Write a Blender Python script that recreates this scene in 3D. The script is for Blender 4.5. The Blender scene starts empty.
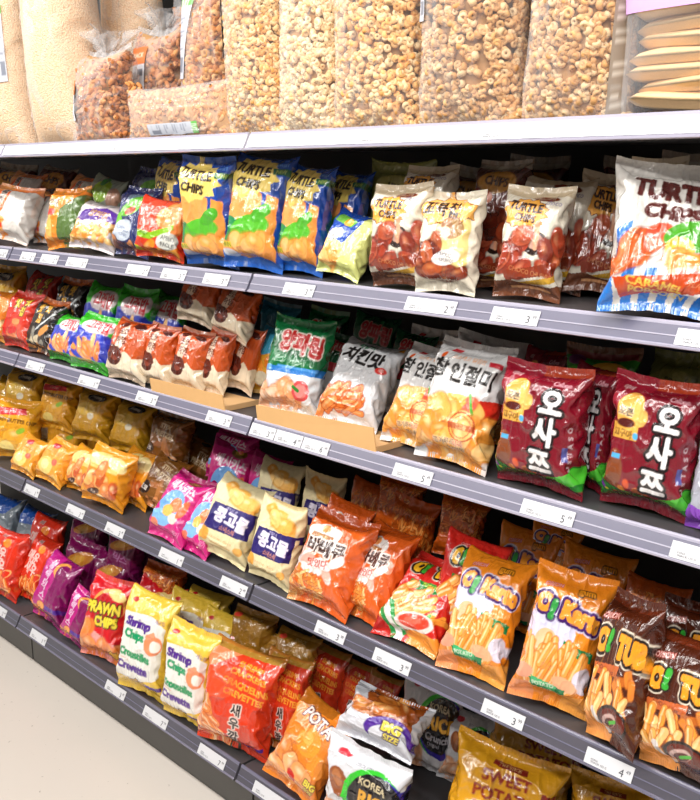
import bpy, bmesh, math, random
import numpy as np
from mathutils import Vector, Matrix, Euler

# ------------------------------------------------------------------ camera
sc = bpy.context.scene
COL = sc.collection
cam_d = bpy.data.cameras.new('camera'); cam = bpy.data.objects.new('camera', cam_d); COL.objects.link(cam)
cam_d.sensor_fit = 'HORIZONTAL'; cam_d.sensor_width = 36; cam_d.lens = 49.61; cam_d.clip_start = 0.05
cam.location = (0, 0, 1.69)
cam.rotation_euler = (math.radians(90 - 13.107), 0, math.radians(45.259))
sc.camera = cam

# ------------------------------------------------------------------ world, lights, exposure
w = bpy.data.worlds.new('store_light'); sc.world = w; w.use_nodes = True
w.node_tree.nodes['Background'].inputs[0].default_value = (1.0, 0.965, 0.93, 1)
w.node_tree.nodes['Background'].inputs[1].default_value = 0.38
def area(name, loc, size, power, rot=(0, 0, 0), col=(1, 1, 1)):
    d = bpy.data.lights.new(name, 'AREA'); d.shape = 'RECTANGLE'; d.size, d.size_y = size
    d.energy = power; d.color = col
    o = bpy.data.objects.new(name, d); COL.objects.link(o); o.location = loc; o.rotation_euler = rot
    return o
area('ceiling_tube_light', (-2.0, 0.45, 3.0), (7.0, 0.14), 105, (math.radians(14), 0, 0), (1, .985, .96))
area('ceiling_tube_light', (-2.0, -0.9, 3.0), (7.0, 0.14), 100, (math.radians(30), 0, 0), (1, .985, .96))
area('ceiling_tube_light', (0.3, 0.2, 3.0), (0.16, 3.0), 40, (math.radians(20), 0, 0), (1, .985, .96))
sc.view_settings.view_transform = 'Standard'; sc.view_settings.look = 'None'
sc.view_settings.exposure = 0.03; sc.view_settings.gamma = 1; sc.view_settings.use_curve_mapping = False

# ------------------------------------------------------------------ helpers
def lin(c):
    if isinstance(c, str):
        c = [int(c[i:i + 2], 16) / 255 for i in (0, 2, 4)]
    c = np.array(c[:3], float)
    return np.where(c <= .04045, c / 12.92, ((c + .055) / 1.055) ** 2.4)
def tag(o, label=None, cat=None, group=None, kind=None):
    if label: o['label'] = label
    if cat: o['category'] = cat
    if group: o['group'] = group
    if kind: o['kind'] = kind
    return o
def link(name, me, parent=None):
    o = bpy.data.objects.new(name, me); COL.objects.link(o)
    if parent is not None: o.parent = parent
    return o
def mat(name, col=(.8, .8, .8), rough=.5, metal=0., coat=0., spec=.5, noise=None, bump=None):
    m = bpy.data.materials.new(name); m.use_nodes = True; nt = m.node_tree; b = nt.nodes['Principled BSDF']
    c = (*lin(col), 1) if isinstance(col, str) else (*col[:3], 1)
    b.inputs['Base Color'].default_value = c; b.inputs['Roughness'].default_value = rough
    b.inputs['Metallic'].default_value = metal; b.inputs['Coat Weight'].default_value = coat
    b.inputs['Coat Roughness'].default_value = .12; b.inputs['Specular IOR Level'].default_value = spec
    tc = nt.nodes.new('ShaderNodeTexCoord')
    if noise:
        sc_, amt = noise
        n = nt.nodes.new('ShaderNodeTexNoise'); n.inputs['Scale'].default_value = sc_; n.inputs['Detail'].default_value = 4
        nt.links.new(tc.outputs['Object'], n.inputs['Vector'])
        mx = nt.nodes.new('ShaderNodeMix'); mx.data_type = 'RGBA'
        mx.inputs[6].default_value = tuple(x * (1 - amt) for x in c[:3]) + (1,)
        mx.inputs[7].default_value = tuple(min(1, x * (1 + amt)) for x in c[:3]) + (1,)
        nt.links.new(n.outputs['Fac'], mx.inputs[0]); nt.links.new(mx.outputs[2], b.inputs['Base Color'])
    if bump:
        sc_, st = bump
        n = nt.nodes.new('ShaderNodeTexNoise'); n.inputs['Scale'].default_value = sc_; n.inputs['Detail'].default_value = 3
        nt.links.new(tc.outputs['Object'], n.inputs['Vector'])
        bp = nt.nodes.new('ShaderNodeBump'); bp.inputs['Strength'].default_value = st; bp.inputs['Distance'].default_value = .004
        nt.links.new(n.outputs['Fac'], bp.inputs['Height']); nt.links.new(bp.outputs['Normal'], b.inputs['Normal'])
    return m
def printed(name, rough, coat, bump=.25, metal=0.):
    m = mat(name, (.8, .8, .8), rough, metal, coat); nt = m.node_tree; b = nt.nodes['Principled BSDF']
    a = nt.nodes.new('ShaderNodeAttribute'); a.attribute_name = 'print'
    nt.links.new(a.outputs['Color'], b.inputs['Base Color'])
    tc = nt.nodes.new('ShaderNodeTexCoord'); n = nt.nodes.new('ShaderNodeTexNoise'); n.inputs['Scale'].default_value = 26
    n.inputs['Detail'].default_value = 2; n.noise_type = 'RIDGED_MULTIFRACTAL'
    nt.links.new(tc.outputs['Object'], n.inputs['Vector'])
    bp = nt.nodes.new('ShaderNodeBump'); bp.inputs['Strength'].default_value = bump; bp.inputs['Distance'].default_value = .003
    nt.links.new(n.outputs['Fac'], bp.inputs['Height']); nt.links.new(bp.outputs['Normal'], b.inputs['Normal'])
    return m
GLOSS = printed('glossy_printed_film', .27, .9)
MATTE = printed('matte_printed_film', .5, .0, .15)
PAPER = printed('printed_paper', .6, .0, 0)
M = {
    'board': mat('dark_grey_powder_coat', (.055, .052, .055), .38, noise=(8, .15)),
    'under': mat('shelf_underside', (.30, .29, .30), .5),
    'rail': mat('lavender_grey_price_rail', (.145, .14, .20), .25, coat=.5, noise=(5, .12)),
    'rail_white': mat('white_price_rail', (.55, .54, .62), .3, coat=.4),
    'rail_dark': mat('shaded_price_rail', (.085, .08, .10), .25, coat=.5, noise=(5, .2)),  # shaded copy of the rail: dimmer light on the lowest shelves put into colour
    'edge': mat('clear_plastic_edge', (.40, .38, .47), .2, coat=.4),
    'kick': mat('dark_olive_grey_plinth', (.075, .072, .066), .45, noise=(6, .1)),
    'back': mat('dark_back_panel', (.035, .033, .032), .6),
    'card': mat('tan_cardboard', (.72, .42, .17), .8, noise=(30, .05)),
    'cardedge': mat('cardboard_inside', (.60, .36, .16), .85),
}
def boxmesh(name, boxes):
    bm = bmesh.new()
    for (x0, x1, y0, y1, z0, z1) in boxes:
        r = bmesh.ops.create_cube(bm, size=1)
        bmesh.ops.scale(bm, vec=(x1 - x0, y1 - y0, z1 - z0), verts=r['verts'])
        bmesh.ops.translate(bm, vec=((x0 + x1) / 2, (y0 + y1) / 2, (z0 + z1) / 2), verts=r['verts'])
    me = bpy.data.meshes.new(name); bm.to_mesh(me); bm.free(); return me
def extrude(name, prof, x0, x1, mats=(), idx=None):
    """closed y-z profile swept along x"""
    n = len(prof); v = [(x0, y, z) for y, z in prof] + [(x1, y, z) for y, z in prof]
    f = [(i, (i + 1) % n, n + (i + 1) % n, n + i) for i in range(n)] + [tuple(range(n))[::-1], tuple(range(n, 2 * n))]
    me = bpy.data.meshes.new(name); me.from_pydata(v, [], f)
    bm = bmesh.new(); bm.from_mesh(me); bmesh.ops.recalc_face_normals(bm, faces=bm.faces); bm.to_mesh(me); bm.free()
    for m_ in mats: me.materials.append(m_)
    if idx:
        for i, k in idx.items(): me.polygons[i].material_index = k
    return me

# ------------------------------------------------------------------ printed artwork (rasterised into a colour attribute)
_tx = {}
def text_tris(s):
    if s in _tx: return _tx[s]
    c = bpy.data.curves.new('t', 'FONT'); c.body = s; c.size = 1; c.resolution_u = 3; c.align_x = 'CENTER'; c.align_y = 'CENTER'
    o = bpy.data.objects.new('t', c); COL.objects.link(o)
    dg = bpy.context.evaluated_depsgraph_get(); ev = o.evaluated_get(dg); me = ev.to_mesh()
    me.calc_loop_triangles()
    co = np.empty(len(me.vertices) * 3); me.vertices.foreach_get('co', co); co = co.reshape(-1, 3)[:, :2]
    tr = np.empty(len(me.loop_triangles) * 3, int); me.loop_triangles.foreach_get('vertices', tr); tr = tr.reshape(-1, 3)
    ev.to_mesh_clear(); bpy.data.objects.remove(o); bpy.data.curves.remove(c)
    if len(co):
        co = co - (co.max(0) + co.min(0)) / 2
    _tx[s] = (co, tr); return _tx[s]
def lattice_noise(shape, cells, rng):
    g = rng.random((cells[0] + 3, cells[1] + 3))
    y = np.linspace(0, cells[0], shape[0]); x = np.linspace(0, cells[1], shape[1])
    yi = y.astype(int); xi = x.astype(int); fy = (y - yi)[:, None]; fx = (x - xi)[None]
    fy = fy * fy * (3 - 2 * fy); fx = fx * fx * (3 - 2 * fx)
    a = g[yi][:, xi]; b = g[yi][:, xi + 1]; c = g[yi + 1][:, xi]; d = g[yi + 1][:, xi + 1]
    return (a * (1 - fx) + b * fx) * (1 - fy) + (c * (1 - fx) + d * fx) * fy
class Art:
    """x runs 0..100 left to right, y runs 0..100*h/w downwards"""
    def __init__(s, wm, hm, base, px=240, seed=1):
        s.w, s.h = wm, hm; s.W = px; s.H = int(round(px * hm / wm)); s.k = px / 100.
        s.rng = np.random.default_rng(seed)
        s.im = np.empty((s.H, s.W, 3)); s.im[:] = lin(base); s.base = base
        s.Y = 100. * hm / wm
        s.yy, s.xx = np.mgrid[0:s.H, 0:s.W]; s.xx = (s.xx + .5) / s.k; s.yy = (s.yy + .5) / s.k
    def put(s, m, col, a=1.):
        m = (m * a)[..., None] if m.ndim == 2 else m
        s.im = s.im * (1 - m) + lin(col) * m
        return s
    def sm(s, d, soft=.35):       # signed distance in art units to coverage
        return np.clip(.5 - d / soft * .5, 0, 1)
    def rect(s, x0, y0, x1, y1, col, a=1.):
        d = np.maximum(np.maximum(x0 - s.xx, s.xx - x1), np.maximum(y0 - s.yy, s.yy - y1)); return s.put(s.sm(d), col, a)
    def ellm(s, cx, cy, rx, ry, rot=0, p=2):
        c, n = math.cos(math.radians(rot)), math.sin(math.radians(rot))
        X = (s.xx - cx) * c + (s.yy - cy) * n; Y = -(s.xx - cx) * n + (s.yy - cy) * c
        r = (np.abs(X / rx) ** p + np.abs(Y / ry) ** p) ** (1 / p)
        return r
    def ell(s, cx, cy, rx, ry, col, rot=0, p=2, a=1., soft=.5):
        r = s.ellm(cx, cy, rx, ry, rot, p); return s.put(s.sm((r - 1) * min(rx, ry), soft), col, a)
    def polym(s, pts):
        pts = np.array(pts, float); par = np.zeros((s.H, s.W), bool)
        x1, y1 = pts[-1]
        for x2, y2 in pts:
            if y1 != y2:
                c = (s.yy[:, :1] > min(y1, y2)) & (s.yy[:, :1] <= max(y1, y2))
                xi = x1 + (s.yy[:, :1] - y1) * (x2 - x1) / (y2 - y1)
                par ^= c & (s.xx > xi)
            x1, y1 = x2, y2
        return par.astype(float)
    def poly(s, pts, col, a=1.): return s.put(s.polym(pts), col, a)
    def burst(s, cx, cy, rx, ry, n, col, inner=.78, out=None, rot=0):
        def pts(g):
            return [(cx + (rx * (1 if i % 2 else inner) + g) * math.cos(math.radians(rot) + math.pi * i / n) * (1 + .06 * math.sin(i * 2.7)),
                     cy + (ry * (1 if i % 2 else inner) + g) * math.sin(math.radians(rot) + math.pi * i / n) * (1 + .06 * math.cos(i * 1.9))) for i in range(2 * n)]
        if out: s.poly(pts(1.3), out)
        return s.poly(pts(0), col)
    def stroke(s, pts, r, col, a=1.):
        d = np.full((s.H, s.W), 1e9)
        for (x0, y0), (x1, y1) in zip(pts, pts[1:]):
            L = max((x1 - x0) ** 2 + (y1 - y0) ** 2, 1e-6)
            t = np.clip(((s.xx - x0) * (x1 - x0) + (s.yy - y0) * (y1 - y0)) / L, 0, 1)
            d = np.minimum(d, np.hypot(s.xx - x0 - t * (x1 - x0), s.yy - y0 - t * (y1 - y0)))
        return s.put(s.sm(d - r), col, a)
    def T(s, t, cx, cy, size, col, rot=0, out=None, ow=1., out2=None, ow2=2., sx=1., shear=0., bold=.0, arc=0., grad=None):
        co, tr = text_tris(t); size *= .9
        if not len(co): return s
        p = co * size * np.array([sx, 1]); p[:, 0] += p[:, 1] * shear
        p[:, 1] += arc * (p[:, 0] ** 2) / max(1e-6, (np.abs(p[:, 0]).max() ** 2)) * size
        c, n = math.cos(math.radians(rot)), math.sin(math.radians(rot))
        X = cx + p[:, 0] * c + p[:, 1] * n; Y = cy - (p[:, 1] * c - p[:, 0] * n)
        R_ = bold + max(ow, ow2) + 2; full = s.window((X.max() + X.min()) / 2, (Y.max() + Y.min()) / 2, 0)
        s.restore(full); x0_, x1_ = int(max(0, (X.min() - R_) * s.k)), int(min(s.W, (X.max() + R_) * s.k + 1)); y0_, y1_ = int(max(0, (Y.min() - R_) * s.k)), int(min(s.H, (Y.max() + R_) * s.k + 1))
        if x1_ <= x0_ or y1_ <= y0_: return s
        s._sl = (slice(y0_, y1_), slice(x0_, x1_)); s.im, s.xx, s.yy = s.im[s._sl], s.xx[s._sl], s.yy[s._sl]; s.H, s.W = s.xx.shape
        X = X * s.k - x0_; Y = Y * s.k - y0_; m = np.zeros((s.H, s.W))
        for a, b, d in tr:
            xs = X[[a, b, d]]; ys = Y[[a, b, d]]
            x0, x1 = int(max(0, xs.min() - 1)), int(min(s.W, xs.max() + 2)); y0, y1 = int(max(0, ys.min() - 1)), int(min(s.H, ys.max() + 2))
            if x0 >= x1 or y0 >= y1: continue
            gx = np.arange(x0, x1)[None] + .5; gy = np.arange(y0, y1)[:, None] + .5
            A = (xs[1] - xs[0]) * (ys[2] - ys[0]) - (xs[2] - xs[0]) * (ys[1] - ys[0])
            if abs(A) < 1e-9: continue
            sg = 1 if A > 0 else -1; ins = None
            for i in range(3):
                j = (i + 1) % 3
                ln = max(math.hypot(xs[j] - xs[i], ys[j] - ys[i]), 1e-6)
                e = sg * ((xs[j] - xs[i]) * (gy - ys[i]) - (ys[j] - ys[i]) * (gx - xs[i])) / ln
                v = np.clip(e + .5, 0, 1); ins = v if ins is None else np.minimum(ins, v)
            m[y0:y1, x0:x1] = np.maximum(m[y0:y1, x0:x1], ins)
        def dil(m, r):
            r *= s.k
            if r <= 0: return m
            o = m.copy(); R = int(math.ceil(r))
            P = np.pad(m, R)
            for dy in range(-R, R + 1):
                for dx in range(-R, R + 1):
                    d = math.hypot(dx, dy)
                    if d <= r + .5: o = np.maximum(o, P[R + dy:R + dy + s.H, R + dx:R + dx + s.W] * min(1, r + .5 - d + .0))
            return o
        m = dil(m, bold)
        if out2: s.put(dil(m, ow2), out2)
        if out: s.put(dil(m, ow), out)
        s.put(m, col); s.restore(full); return s
    def mott(s, amt=.08, cells=9, m=None):
        n = lattice_noise((s.H, s.W), (int(cells * s.Y / 100) + 1, cells), s.rng)
        f = 1 + (n - .5) * 2 * amt
        if m is not None: f = 1 + (f - 1) * m
        s.im = np.clip(s.im * f[..., None], 0, 1); return s
    def window(s, cx, cy, R):
        """work on a small part of the canvas for speed"""
        full = (s.im, s.xx, s.yy, s.H, s.W)
        x0, x1 = int(max(0, (cx - R) * s.k)), int(min(s.W, (cx + R) * s.k + 1)); y0, y1 = int(max(0, (cy - R) * s.k)), int(min(s.H, (cy + R) * s.k + 1))
        s._sl = (slice(y0, y1), slice(x0, x1)); s.im, s.xx, s.yy = s.im[s._sl], s.xx[s._sl], s.yy[s._sl]; s.H, s.W = s.xx.shape
        return full
    def restore(s, full):
        part = s.im; s.im, s.xx, s.yy, s.H, s.W = full; s.im = s.im if s.im.flags.writeable else s.im.copy(); s.im[s._sl] = part
    def region(s, pts): s._m = s.polym(pts); return s._m
    # ---- pictures of food
    def blobs(s, n, pts, rx, ry, cols, dark, rotr=(0, 180), hi=None, p=2.3, rim=1.12):
        """heap of printed chips or nuggets, kept inside the polygon pts"""
        m = s.polym(pts); ys, xs = np.where(m > .5)
        if not len(ys): return s
        for i in range(n):
            j = s.rng.integers(len(ys)); cx, cy = (xs[j] + .5) / s.k, (ys[j] + .5) / s.k
            a = s.rng.uniform(.75, 1.25); X, Y = rx * a, ry * s.rng.uniform(.75, 1.2); r = s.rng.uniform(*rotr)
            col = cols[s.rng.integers(len(cols))]; full = s.window(cx, cy, max(X, Y) * 1.5 + 2)
            e = s.ellm(cx, cy, X, Y, r, p)
            s.put(s.sm((e - rim) * min(X, Y), 1.2), dark, .6); s.put(s.sm((e - 1) * min(X, Y), .6), col)
            if hi:
                e2 = s.ellm(cx - X * .2, cy - Y * .3, X * .5, Y * .4, r, 2); s.put(np.clip(1.2 - e2, 0, 1), hi, .75); e3 = s.ellm(cx + X * .15, cy + Y * .55, X * .6, Y * .3, r, 2); s.put(np.clip(1.1 - e3, 0, 1), dark, .35)
            s.restore(full)
        return s
    def sticks(s, n, pts, L, r, cols, dark, ang=(60, 120), hi=None):
        m = s.polym(pts); ys, xs = np.where(m > .5)
        for i in range(n):
            j = s.rng.integers(len(ys)); cx, cy = (xs[j] + .5) / s.k, (ys[j] + .5) / s.k
            a = math.radians(s.rng.uniform(*ang)); l = L * s.rng.uniform(.7, 1.2) / 2
            full = s.window(cx, cy, l + r * 2 + 2)
            P = [(cx - l * math.cos(a), cy + l * math.sin(a)), (cx + l * math.cos(a), cy - l * math.sin(a))]
            s.stroke(P, r * 1.25, dark, .8); s.stroke(P, r, cols[s.rng.integers(len(cols))])
            if hi: s.stroke([(x - r * .3, y - r * .2) for x, y in P], r * .3, hi, .8)
            s.restore(full)
        return s

# ------------------------------------------------------------------ bag shapes: a film tube pinched at both ends and inflated
def inflate(aspect, fill, seed, droop=0., sag=.3, Mr=54, N=38, iters=300, seal=2, seal_flat=False):
    rng = np.random.default_rng(seed); h = aspect; C2 = 2 * N
    dz = h / (Mr - 1); dx = 1. / N
    P = np.zeros((Mr, C2, 3))
    xs = -.5 + (np.arange(N) + .5) / N
    P[:, :N, 0] = xs; P[:, N:, 0] = xs[::-1]
    P[:, :N, 1] = -.012; P[:, N:, 1] = .012
    P[:, :, 2] = (np.arange(Mr) * dz)[:, None]
    nz = lattice_noise((Mr, C2), (9, 12), rng) - .5
    P[:, :, 1] += nz * .03
    V = np.zeros_like(P)
    kap = .10
    mir = np.arange(C2)[::-1]
    zt = P[:, :, 2].copy()
    prof = np.linspace(0, 1, Mr)
    pmap = (1 + sag * (1 - 2 * prof))[:, None, None] * (.75 + .5 * lattice_noise((Mr, C2), (5, 6), rng))[..., None]
    for it in range(iters):
        du = np.roll(P, -1, 1) - np.roll(P, 1, 1)
        dv = np.empty_like(P); dv[1:-1] = P[2:] - P[:-2]; dv[0] = P[1] - P[0]; dv[-1] = P[-1] - P[-2]
        n = np.cross(du, dv)
        # enclosed volume through the divergence theorem on y
        vol = (P[..., 1] * n[..., 1]).sum() * .25
        press = max(0., (fill - vol) / fill)
        V = V * .90 + n * pmap * press * 9.0
        V[..., 2] -= .00002
        P0 = P.copy(); P = P + V
        for sub in range(5):
            for ax, L in ((1, dx), (0, dz)):
                for par in (0, 1):
                    if ax == 1:
                        a = P[:, par::2]; b = np.roll(P, -1, 1)[:, par::2]; d = b - a
                        l = np.linalg.norm(d, axis=2, keepdims=True) + 1e-9; e = (l - L) / l
                        c = d * e * np.where(e > 0, .5, kap); P[:, par::2] += c
                        idx = (np.arange(par, C2, 2) + 1) % C2; P[:, idx] -= c
                    else:
                        k = (Mr - par) // 2
                        a = P[par:par + 2 * k:2]; b = P[par + 1:par + 2 * k:2]; m_ = min(len(a), len(b)); a = a[:m_]; b = b[:m_]; d = b - a
                        l = np.linalg.norm(d, axis=2, keepdims=True) + 1e-9; e = (l - L) / l
                        c = d * e * np.where(e > 0, .5, kap); P[par:par + 2 * m_:2] += c; P[par + 1:par + 1 + 2 * m_:2] -= c
            # diagonals keep the film from shearing
            L = math.hypot(dx, dz)
            for sg in (1, -1):
                a = P[:-1]; b = np.roll(P, -sg, 1)[1:]; d = b - a
                l = np.linalg.norm(d, axis=2, keepdims=True) + 1e-9; e = (l - L) / l
                c = d * e * np.where(e > 0, .2, .04); P[:-1] += c; P[1:] -= np.roll(c, sg, 1)
            # bending, two steps apart
            d = np.roll(P, -2, 1) - P; l = np.linalg.norm(d, axis=2, keepdims=True) + 1e-9; e = (l - 2 * dx) / l
            c = d * np.where(e < 0, e * .06, 0); P += c; P -= np.roll(c, 2, 1)
            d = P[2:] - P[:-2]; l = np.linalg.norm(d, axis=2, keepdims=True) + 1e-9; e = (l - 2 * dz) / l
            c = d * np.where(e < 0, e * .06, 0); P[:-2] += c; P[2:] -= c
            # welded seals
            for sl in (slice(0, seal + 1), slice(Mr - seal - 1, Mr)):
                m = (P[sl] + P[sl][:, mir]) / 2; P[sl] = m
        V = np.clip(P - P0, -.02, .02)
        if droop:
            t = min(1, it / (iters * .6))
            s_ = Mr - seal - 1
            P[s_:, :, 2] -= .0; P[-1, :, 1] = P[-1, :, 1] * .9 + .1 * (droop * t)
            P[-1, :, 2] = np.minimum(P[-1, :, 2], h - abs(droop) * .9 * t)
    # sit on z = 0, centred
    P[..., 0] -= P[0, :, 0].mean(); P[..., 1] -= P[0, :, 1].mean(); P[..., 2] -= P[..., 2].min()
    ext = P[..., 0].max() - P[..., 0].min(); P[..., 0] /= ext; P[..., 2] *= h / P[..., 2].max()
    if seal_flat: P[..., 2] = np.maximum(P[..., 2], .20) - .20; P[..., 2] *= h / P[..., 2].max()
    wr = P[..., 0].max(1) - P[..., 0].min(1); cr_ = (P[..., 0].max(1) + P[..., 0].min(1)) / 2
    P[..., 0] = cr_[:, None] + (P[..., 0] - cr_[:, None]) * ((wr.max() / wr) ** .55)[:, None]
    eps = .0012
    P[:seal + 1, :N, 1] -= eps; P[:seal + 1, N:, 1] += eps; P[-seal - 1:, :N, 1] -= eps; P[-seal - 1:, N:, 1] += eps
    return P
def cubic_mat(t, n, cyc):
    i = np.floor(t).astype(int); f = t - i; Mx = np.zeros((len(t), n))
    ws = (-.5 * f + f * f - .5 * f ** 3, 1 - 2.5 * f * f + 1.5 * f ** 3, .5 * f + 2 * f * f - 1.5 * f ** 3, -.5 * f * f + .5 * f ** 3)
    for k, wt in enumerate(ws):
        j = i + k - 1; j = j % n if cyc else np.clip(j, 0, n - 1)
        np.add.at(Mx, (np.arange(len(t)), j), wt)
    return Mx
VAR = {}
SPEC = {  # aspect, fill, seed, droop, sag
    'p0': (1.36, .105, 3, 0, .35), 'p1': (1.36, .09, 8, .13, .55), 'p3': (1.36, .078, 21, -.10, .6),
    'q0': (1.12, .085, 4, 0, .4), 'q1': (1.12, .072, 12, .10, .55), 't0': (1.55, .115, 6, 0, .35), 't1': (1.55, .095, 15, .12, .5),
    'sack': (1.75, .42, 31, 0, .1), 'pouch': (1.5, .34, 33, 0, .6),
}
def variant(k):
    if k not in VAR:
        a, f, s_, dr, sg = SPEC[k]; VAR[k] = inflate(a, f, s_, dr, sg, seal_flat=k in ('sack', 'pouch'))
    return VAR[k]
def grid_mesh(name, G, cols, r0, r1, cyc=True):
    """faces of rows r0..r1 of a row x column vertex grid"""
    g = G[r0:r1 + 1]; R, Cn = g.shape[:2]
    me = bpy.data.meshes.new(name); me.vertices.add(R * Cn); me.vertices.foreach_set('co', g.astype(np.float32).ravel())
    rr, cc = np.mgrid[0:R - 1, 0:(Cn if cyc else Cn - 1)]; c2 = (cc + 1) % Cn
    f = np.stack([rr * Cn + cc, rr * Cn + c2, (rr + 1) * Cn + c2, (rr + 1) * Cn + cc], -1).reshape(-1, 4)
    nf = len(f); me.loops.add(nf * 4); me.loops.foreach_set('vertex_index', f.ravel().astype(np.int32))
    me.polygons.add(nf); me.polygons.foreach_set('loop_start', np.arange(0, nf * 4, 4, dtype=np.int32))
    me.update(calc_edges=True); me.polygons.foreach_set('use_smooth', np.ones(nf, bool))
    if cols is not None:
        a = me.color_attributes.new('print', 'FLOAT_COLOR', 'POINT')
        c = np.ones((R, Cn, 4), np.float32); c[..., :3] = cols[r0:r1 + 1]; a.data.foreach_set('color', c.ravel())
    me.validate(); return me
MESHES = {}
_CR = {}
def creases(var, mr, nt_, v, P):
    """sharp shallow folds running out of the seals and across the film, pushed along y"""
    k = (var, mr, nt_)
    if k not in _CR:
        rng = np.random.default_rng(sum(map(ord, var)) + 7); tot = np.zeros((mr, nt_))
        for cells, amp in (((3, 7), .020), ((7, 12), .012), ((13, 26), .006), ((5, 40), .004)):
            n = lattice_noise((mr, nt_), cells, rng); r = 1 - np.abs(2 * n - 1) * 2.2; tot += amp * np.clip(r, 0, 1) ** 2
        edge = np.clip(np.minimum(v, 1 - v) / .07, 0, 1)[:, None]
        _CR[k] = (tot - tot.mean()) * edge
    t = _CR[k]; nf = int(nt_ * .8); sgn = np.where(np.arange(nt_) < nf, -1., 1.)
    fade = np.sin(np.clip((np.arange(nt_) + .5) / nf, 0, 1) * math.pi) ** .35; fade[nf:] = 0
    d = np.zeros((mr, nt_, 3)); d[..., 1] = t * sgn * fade * 1.15; return d
def bag_meshes(key, art, var, m, res=1.):
    """body, top seal and bottom seal meshes of one printed bag in unit width"""
    ck = (key, var)
    if ck in MESHES: return MESHES[ck]
    P = variant(var); Mr, C2 = P.shape[:2]; N = C2 // 2; seal = 2
    nf = int(124 * res); nb = max(16, nf // 5); mr = int(nf * art.h / art.w * .98)
    tf = np.linspace(-.5, N - .5, nf, endpoint=False); tb = np.linspace(N - .5, C2 - .5, nb, endpoint=False)
    t = np.concatenate([tf, tb]); trow = np.linspace(0, Mr - 1, mr)
    G = np.einsum('ri,ijk,cj->rck', cubic_mat(trow, Mr, False), P, cubic_mat(t % C2, C2, True), optimize=True)
    G = G.copy() + creases(var, mr, len(t), trow / (Mr - 1), P)
    # fine crimp ribs on the seals
    ks = int(round(seal / (Mr - 1) * (mr - 1))) + 1
    rib = .0025 * np.where(np.arange(len(t)) % 4 < 2, 1, -1)
    for sl in (slice(0, ks), slice(mr - ks, mr)): G[sl, :nf, 1] += rib[:nf]
    u = np.clip(.5 + ((t + .5) / N - .525) * 1.20, 0, .9999); u = np.where(t > N - .5, 0., u)
    ub = (t - (N - .5)) / N
    cx = np.clip((u * art.W).astype(int), 0, art.W - 1)
    v = np.clip(.5 + (.5 - trow / (Mr - 1)) * 1.10, 0, .9999); ry = np.clip((v * art.H).astype(int), 0, art.H - 1)
    im = art.im; k2 = max(1, art.W // nf)
    sm = im.copy()
    for _ in range(1):
        sm = (sm + np.roll(sm, 1, 0) + np.roll(sm, -1, 0) + np.roll(sm, 1, 1) + np.roll(sm, -1, 1)) / 5 if k2 >= 2 else sm
    sm = np.clip(sm, 0, 1) ** 1.12
    cols = sm[ry][:, cx]
    bk = t > N - .5; L_, R_ = sm[ry][:, art.W - 2], sm[ry][:, 1]
    cols[:, bk] = np.where((ub[bk] < .5)[None, :, None], L_[:, None], R_[:, None])
    out = []
    for nm, a, b in (('body', ks - 1, mr - ks), ('top_seal', mr - ks, mr - 1), ('bottom_seal', 0, ks - 1)):
        me = grid_mesh(nm, G, cols, a, b); me.materials.append(m); out.append(me)
    MESHES[ck] = out; return out
# ------------------------------------------------------------------ the printed designs
GOLD = ['F2A83A', 'EE9A2E', 'F7B955', 'E88A28']; TAN = ['F3B05C', 'EDA048', 'F8C27A']; BRN = ['8A3A22', 'A5482A', '6E2A1A', 'B86038']
FRY = ['F6B04A', 'F0A03A', 'FAC468']
def A(w_, h_, base, **k): return Art(w_, h_, base, **k)
def box(x0, y0, x1, y1): return [(x0, y0), (x1, y0), (x1, y1), (x0, y1)]
def d_turtle_corn():
    s = A(.19, .27, '1C4FA8'); Y = s.Y
    s.poly([(0, 45), (40, 40), (62, 52), (72, Y), (0, Y)], 'F4A45C'); s.poly([(70, 52), (88, 55), (94, Y), (62, Y)], 'F2A04E')
    s.mott(.10)
    s.burst(36, 28, 50, 30, 13, 'F2D877', .84, None)
    s.T('TURTLE', 36, 22, 21, '2A1A14', 7, bold=1.3, sx=.95, arc=.1); s.T('CHIPS', 36, 40, 17, '2A1A14', 7, bold=1.2)
    s.rect(72, 18, 100, 27, '1F6B4A'); s.T('NEW', 85, 22.5, 8, 'D8E070', bold=.3); s.T('SWEET', 84, 12, 8, '8FC0F0', bold=.2)
    s.ell(18, 96, 24, 15, '2F8F58', 20); s.ell(50, 92, 30, 15, '63BE3A', -12); s.ell(66, 74, 17, 9, '57B034', -30)   # plain green leaf patches
    s.blobs(14, box(26, 108, 80, 128), 15, 10, TAN, 'D98A3A', hi='FBD29A')
    s.rect(0, 112, 22, 119, 'E8D23A'); s.T('CORN', 11, 115.5, 8, '2A5A20', bold=.4)
    s.poly([(0, 125), (40, 138), (70, 130), (100, 136), (100, Y), (0, Y)], '2F6FC4'); s.ell(16, 128, 14, 7, 'D8E8F4', 10, a=.8)
    return s
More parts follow.
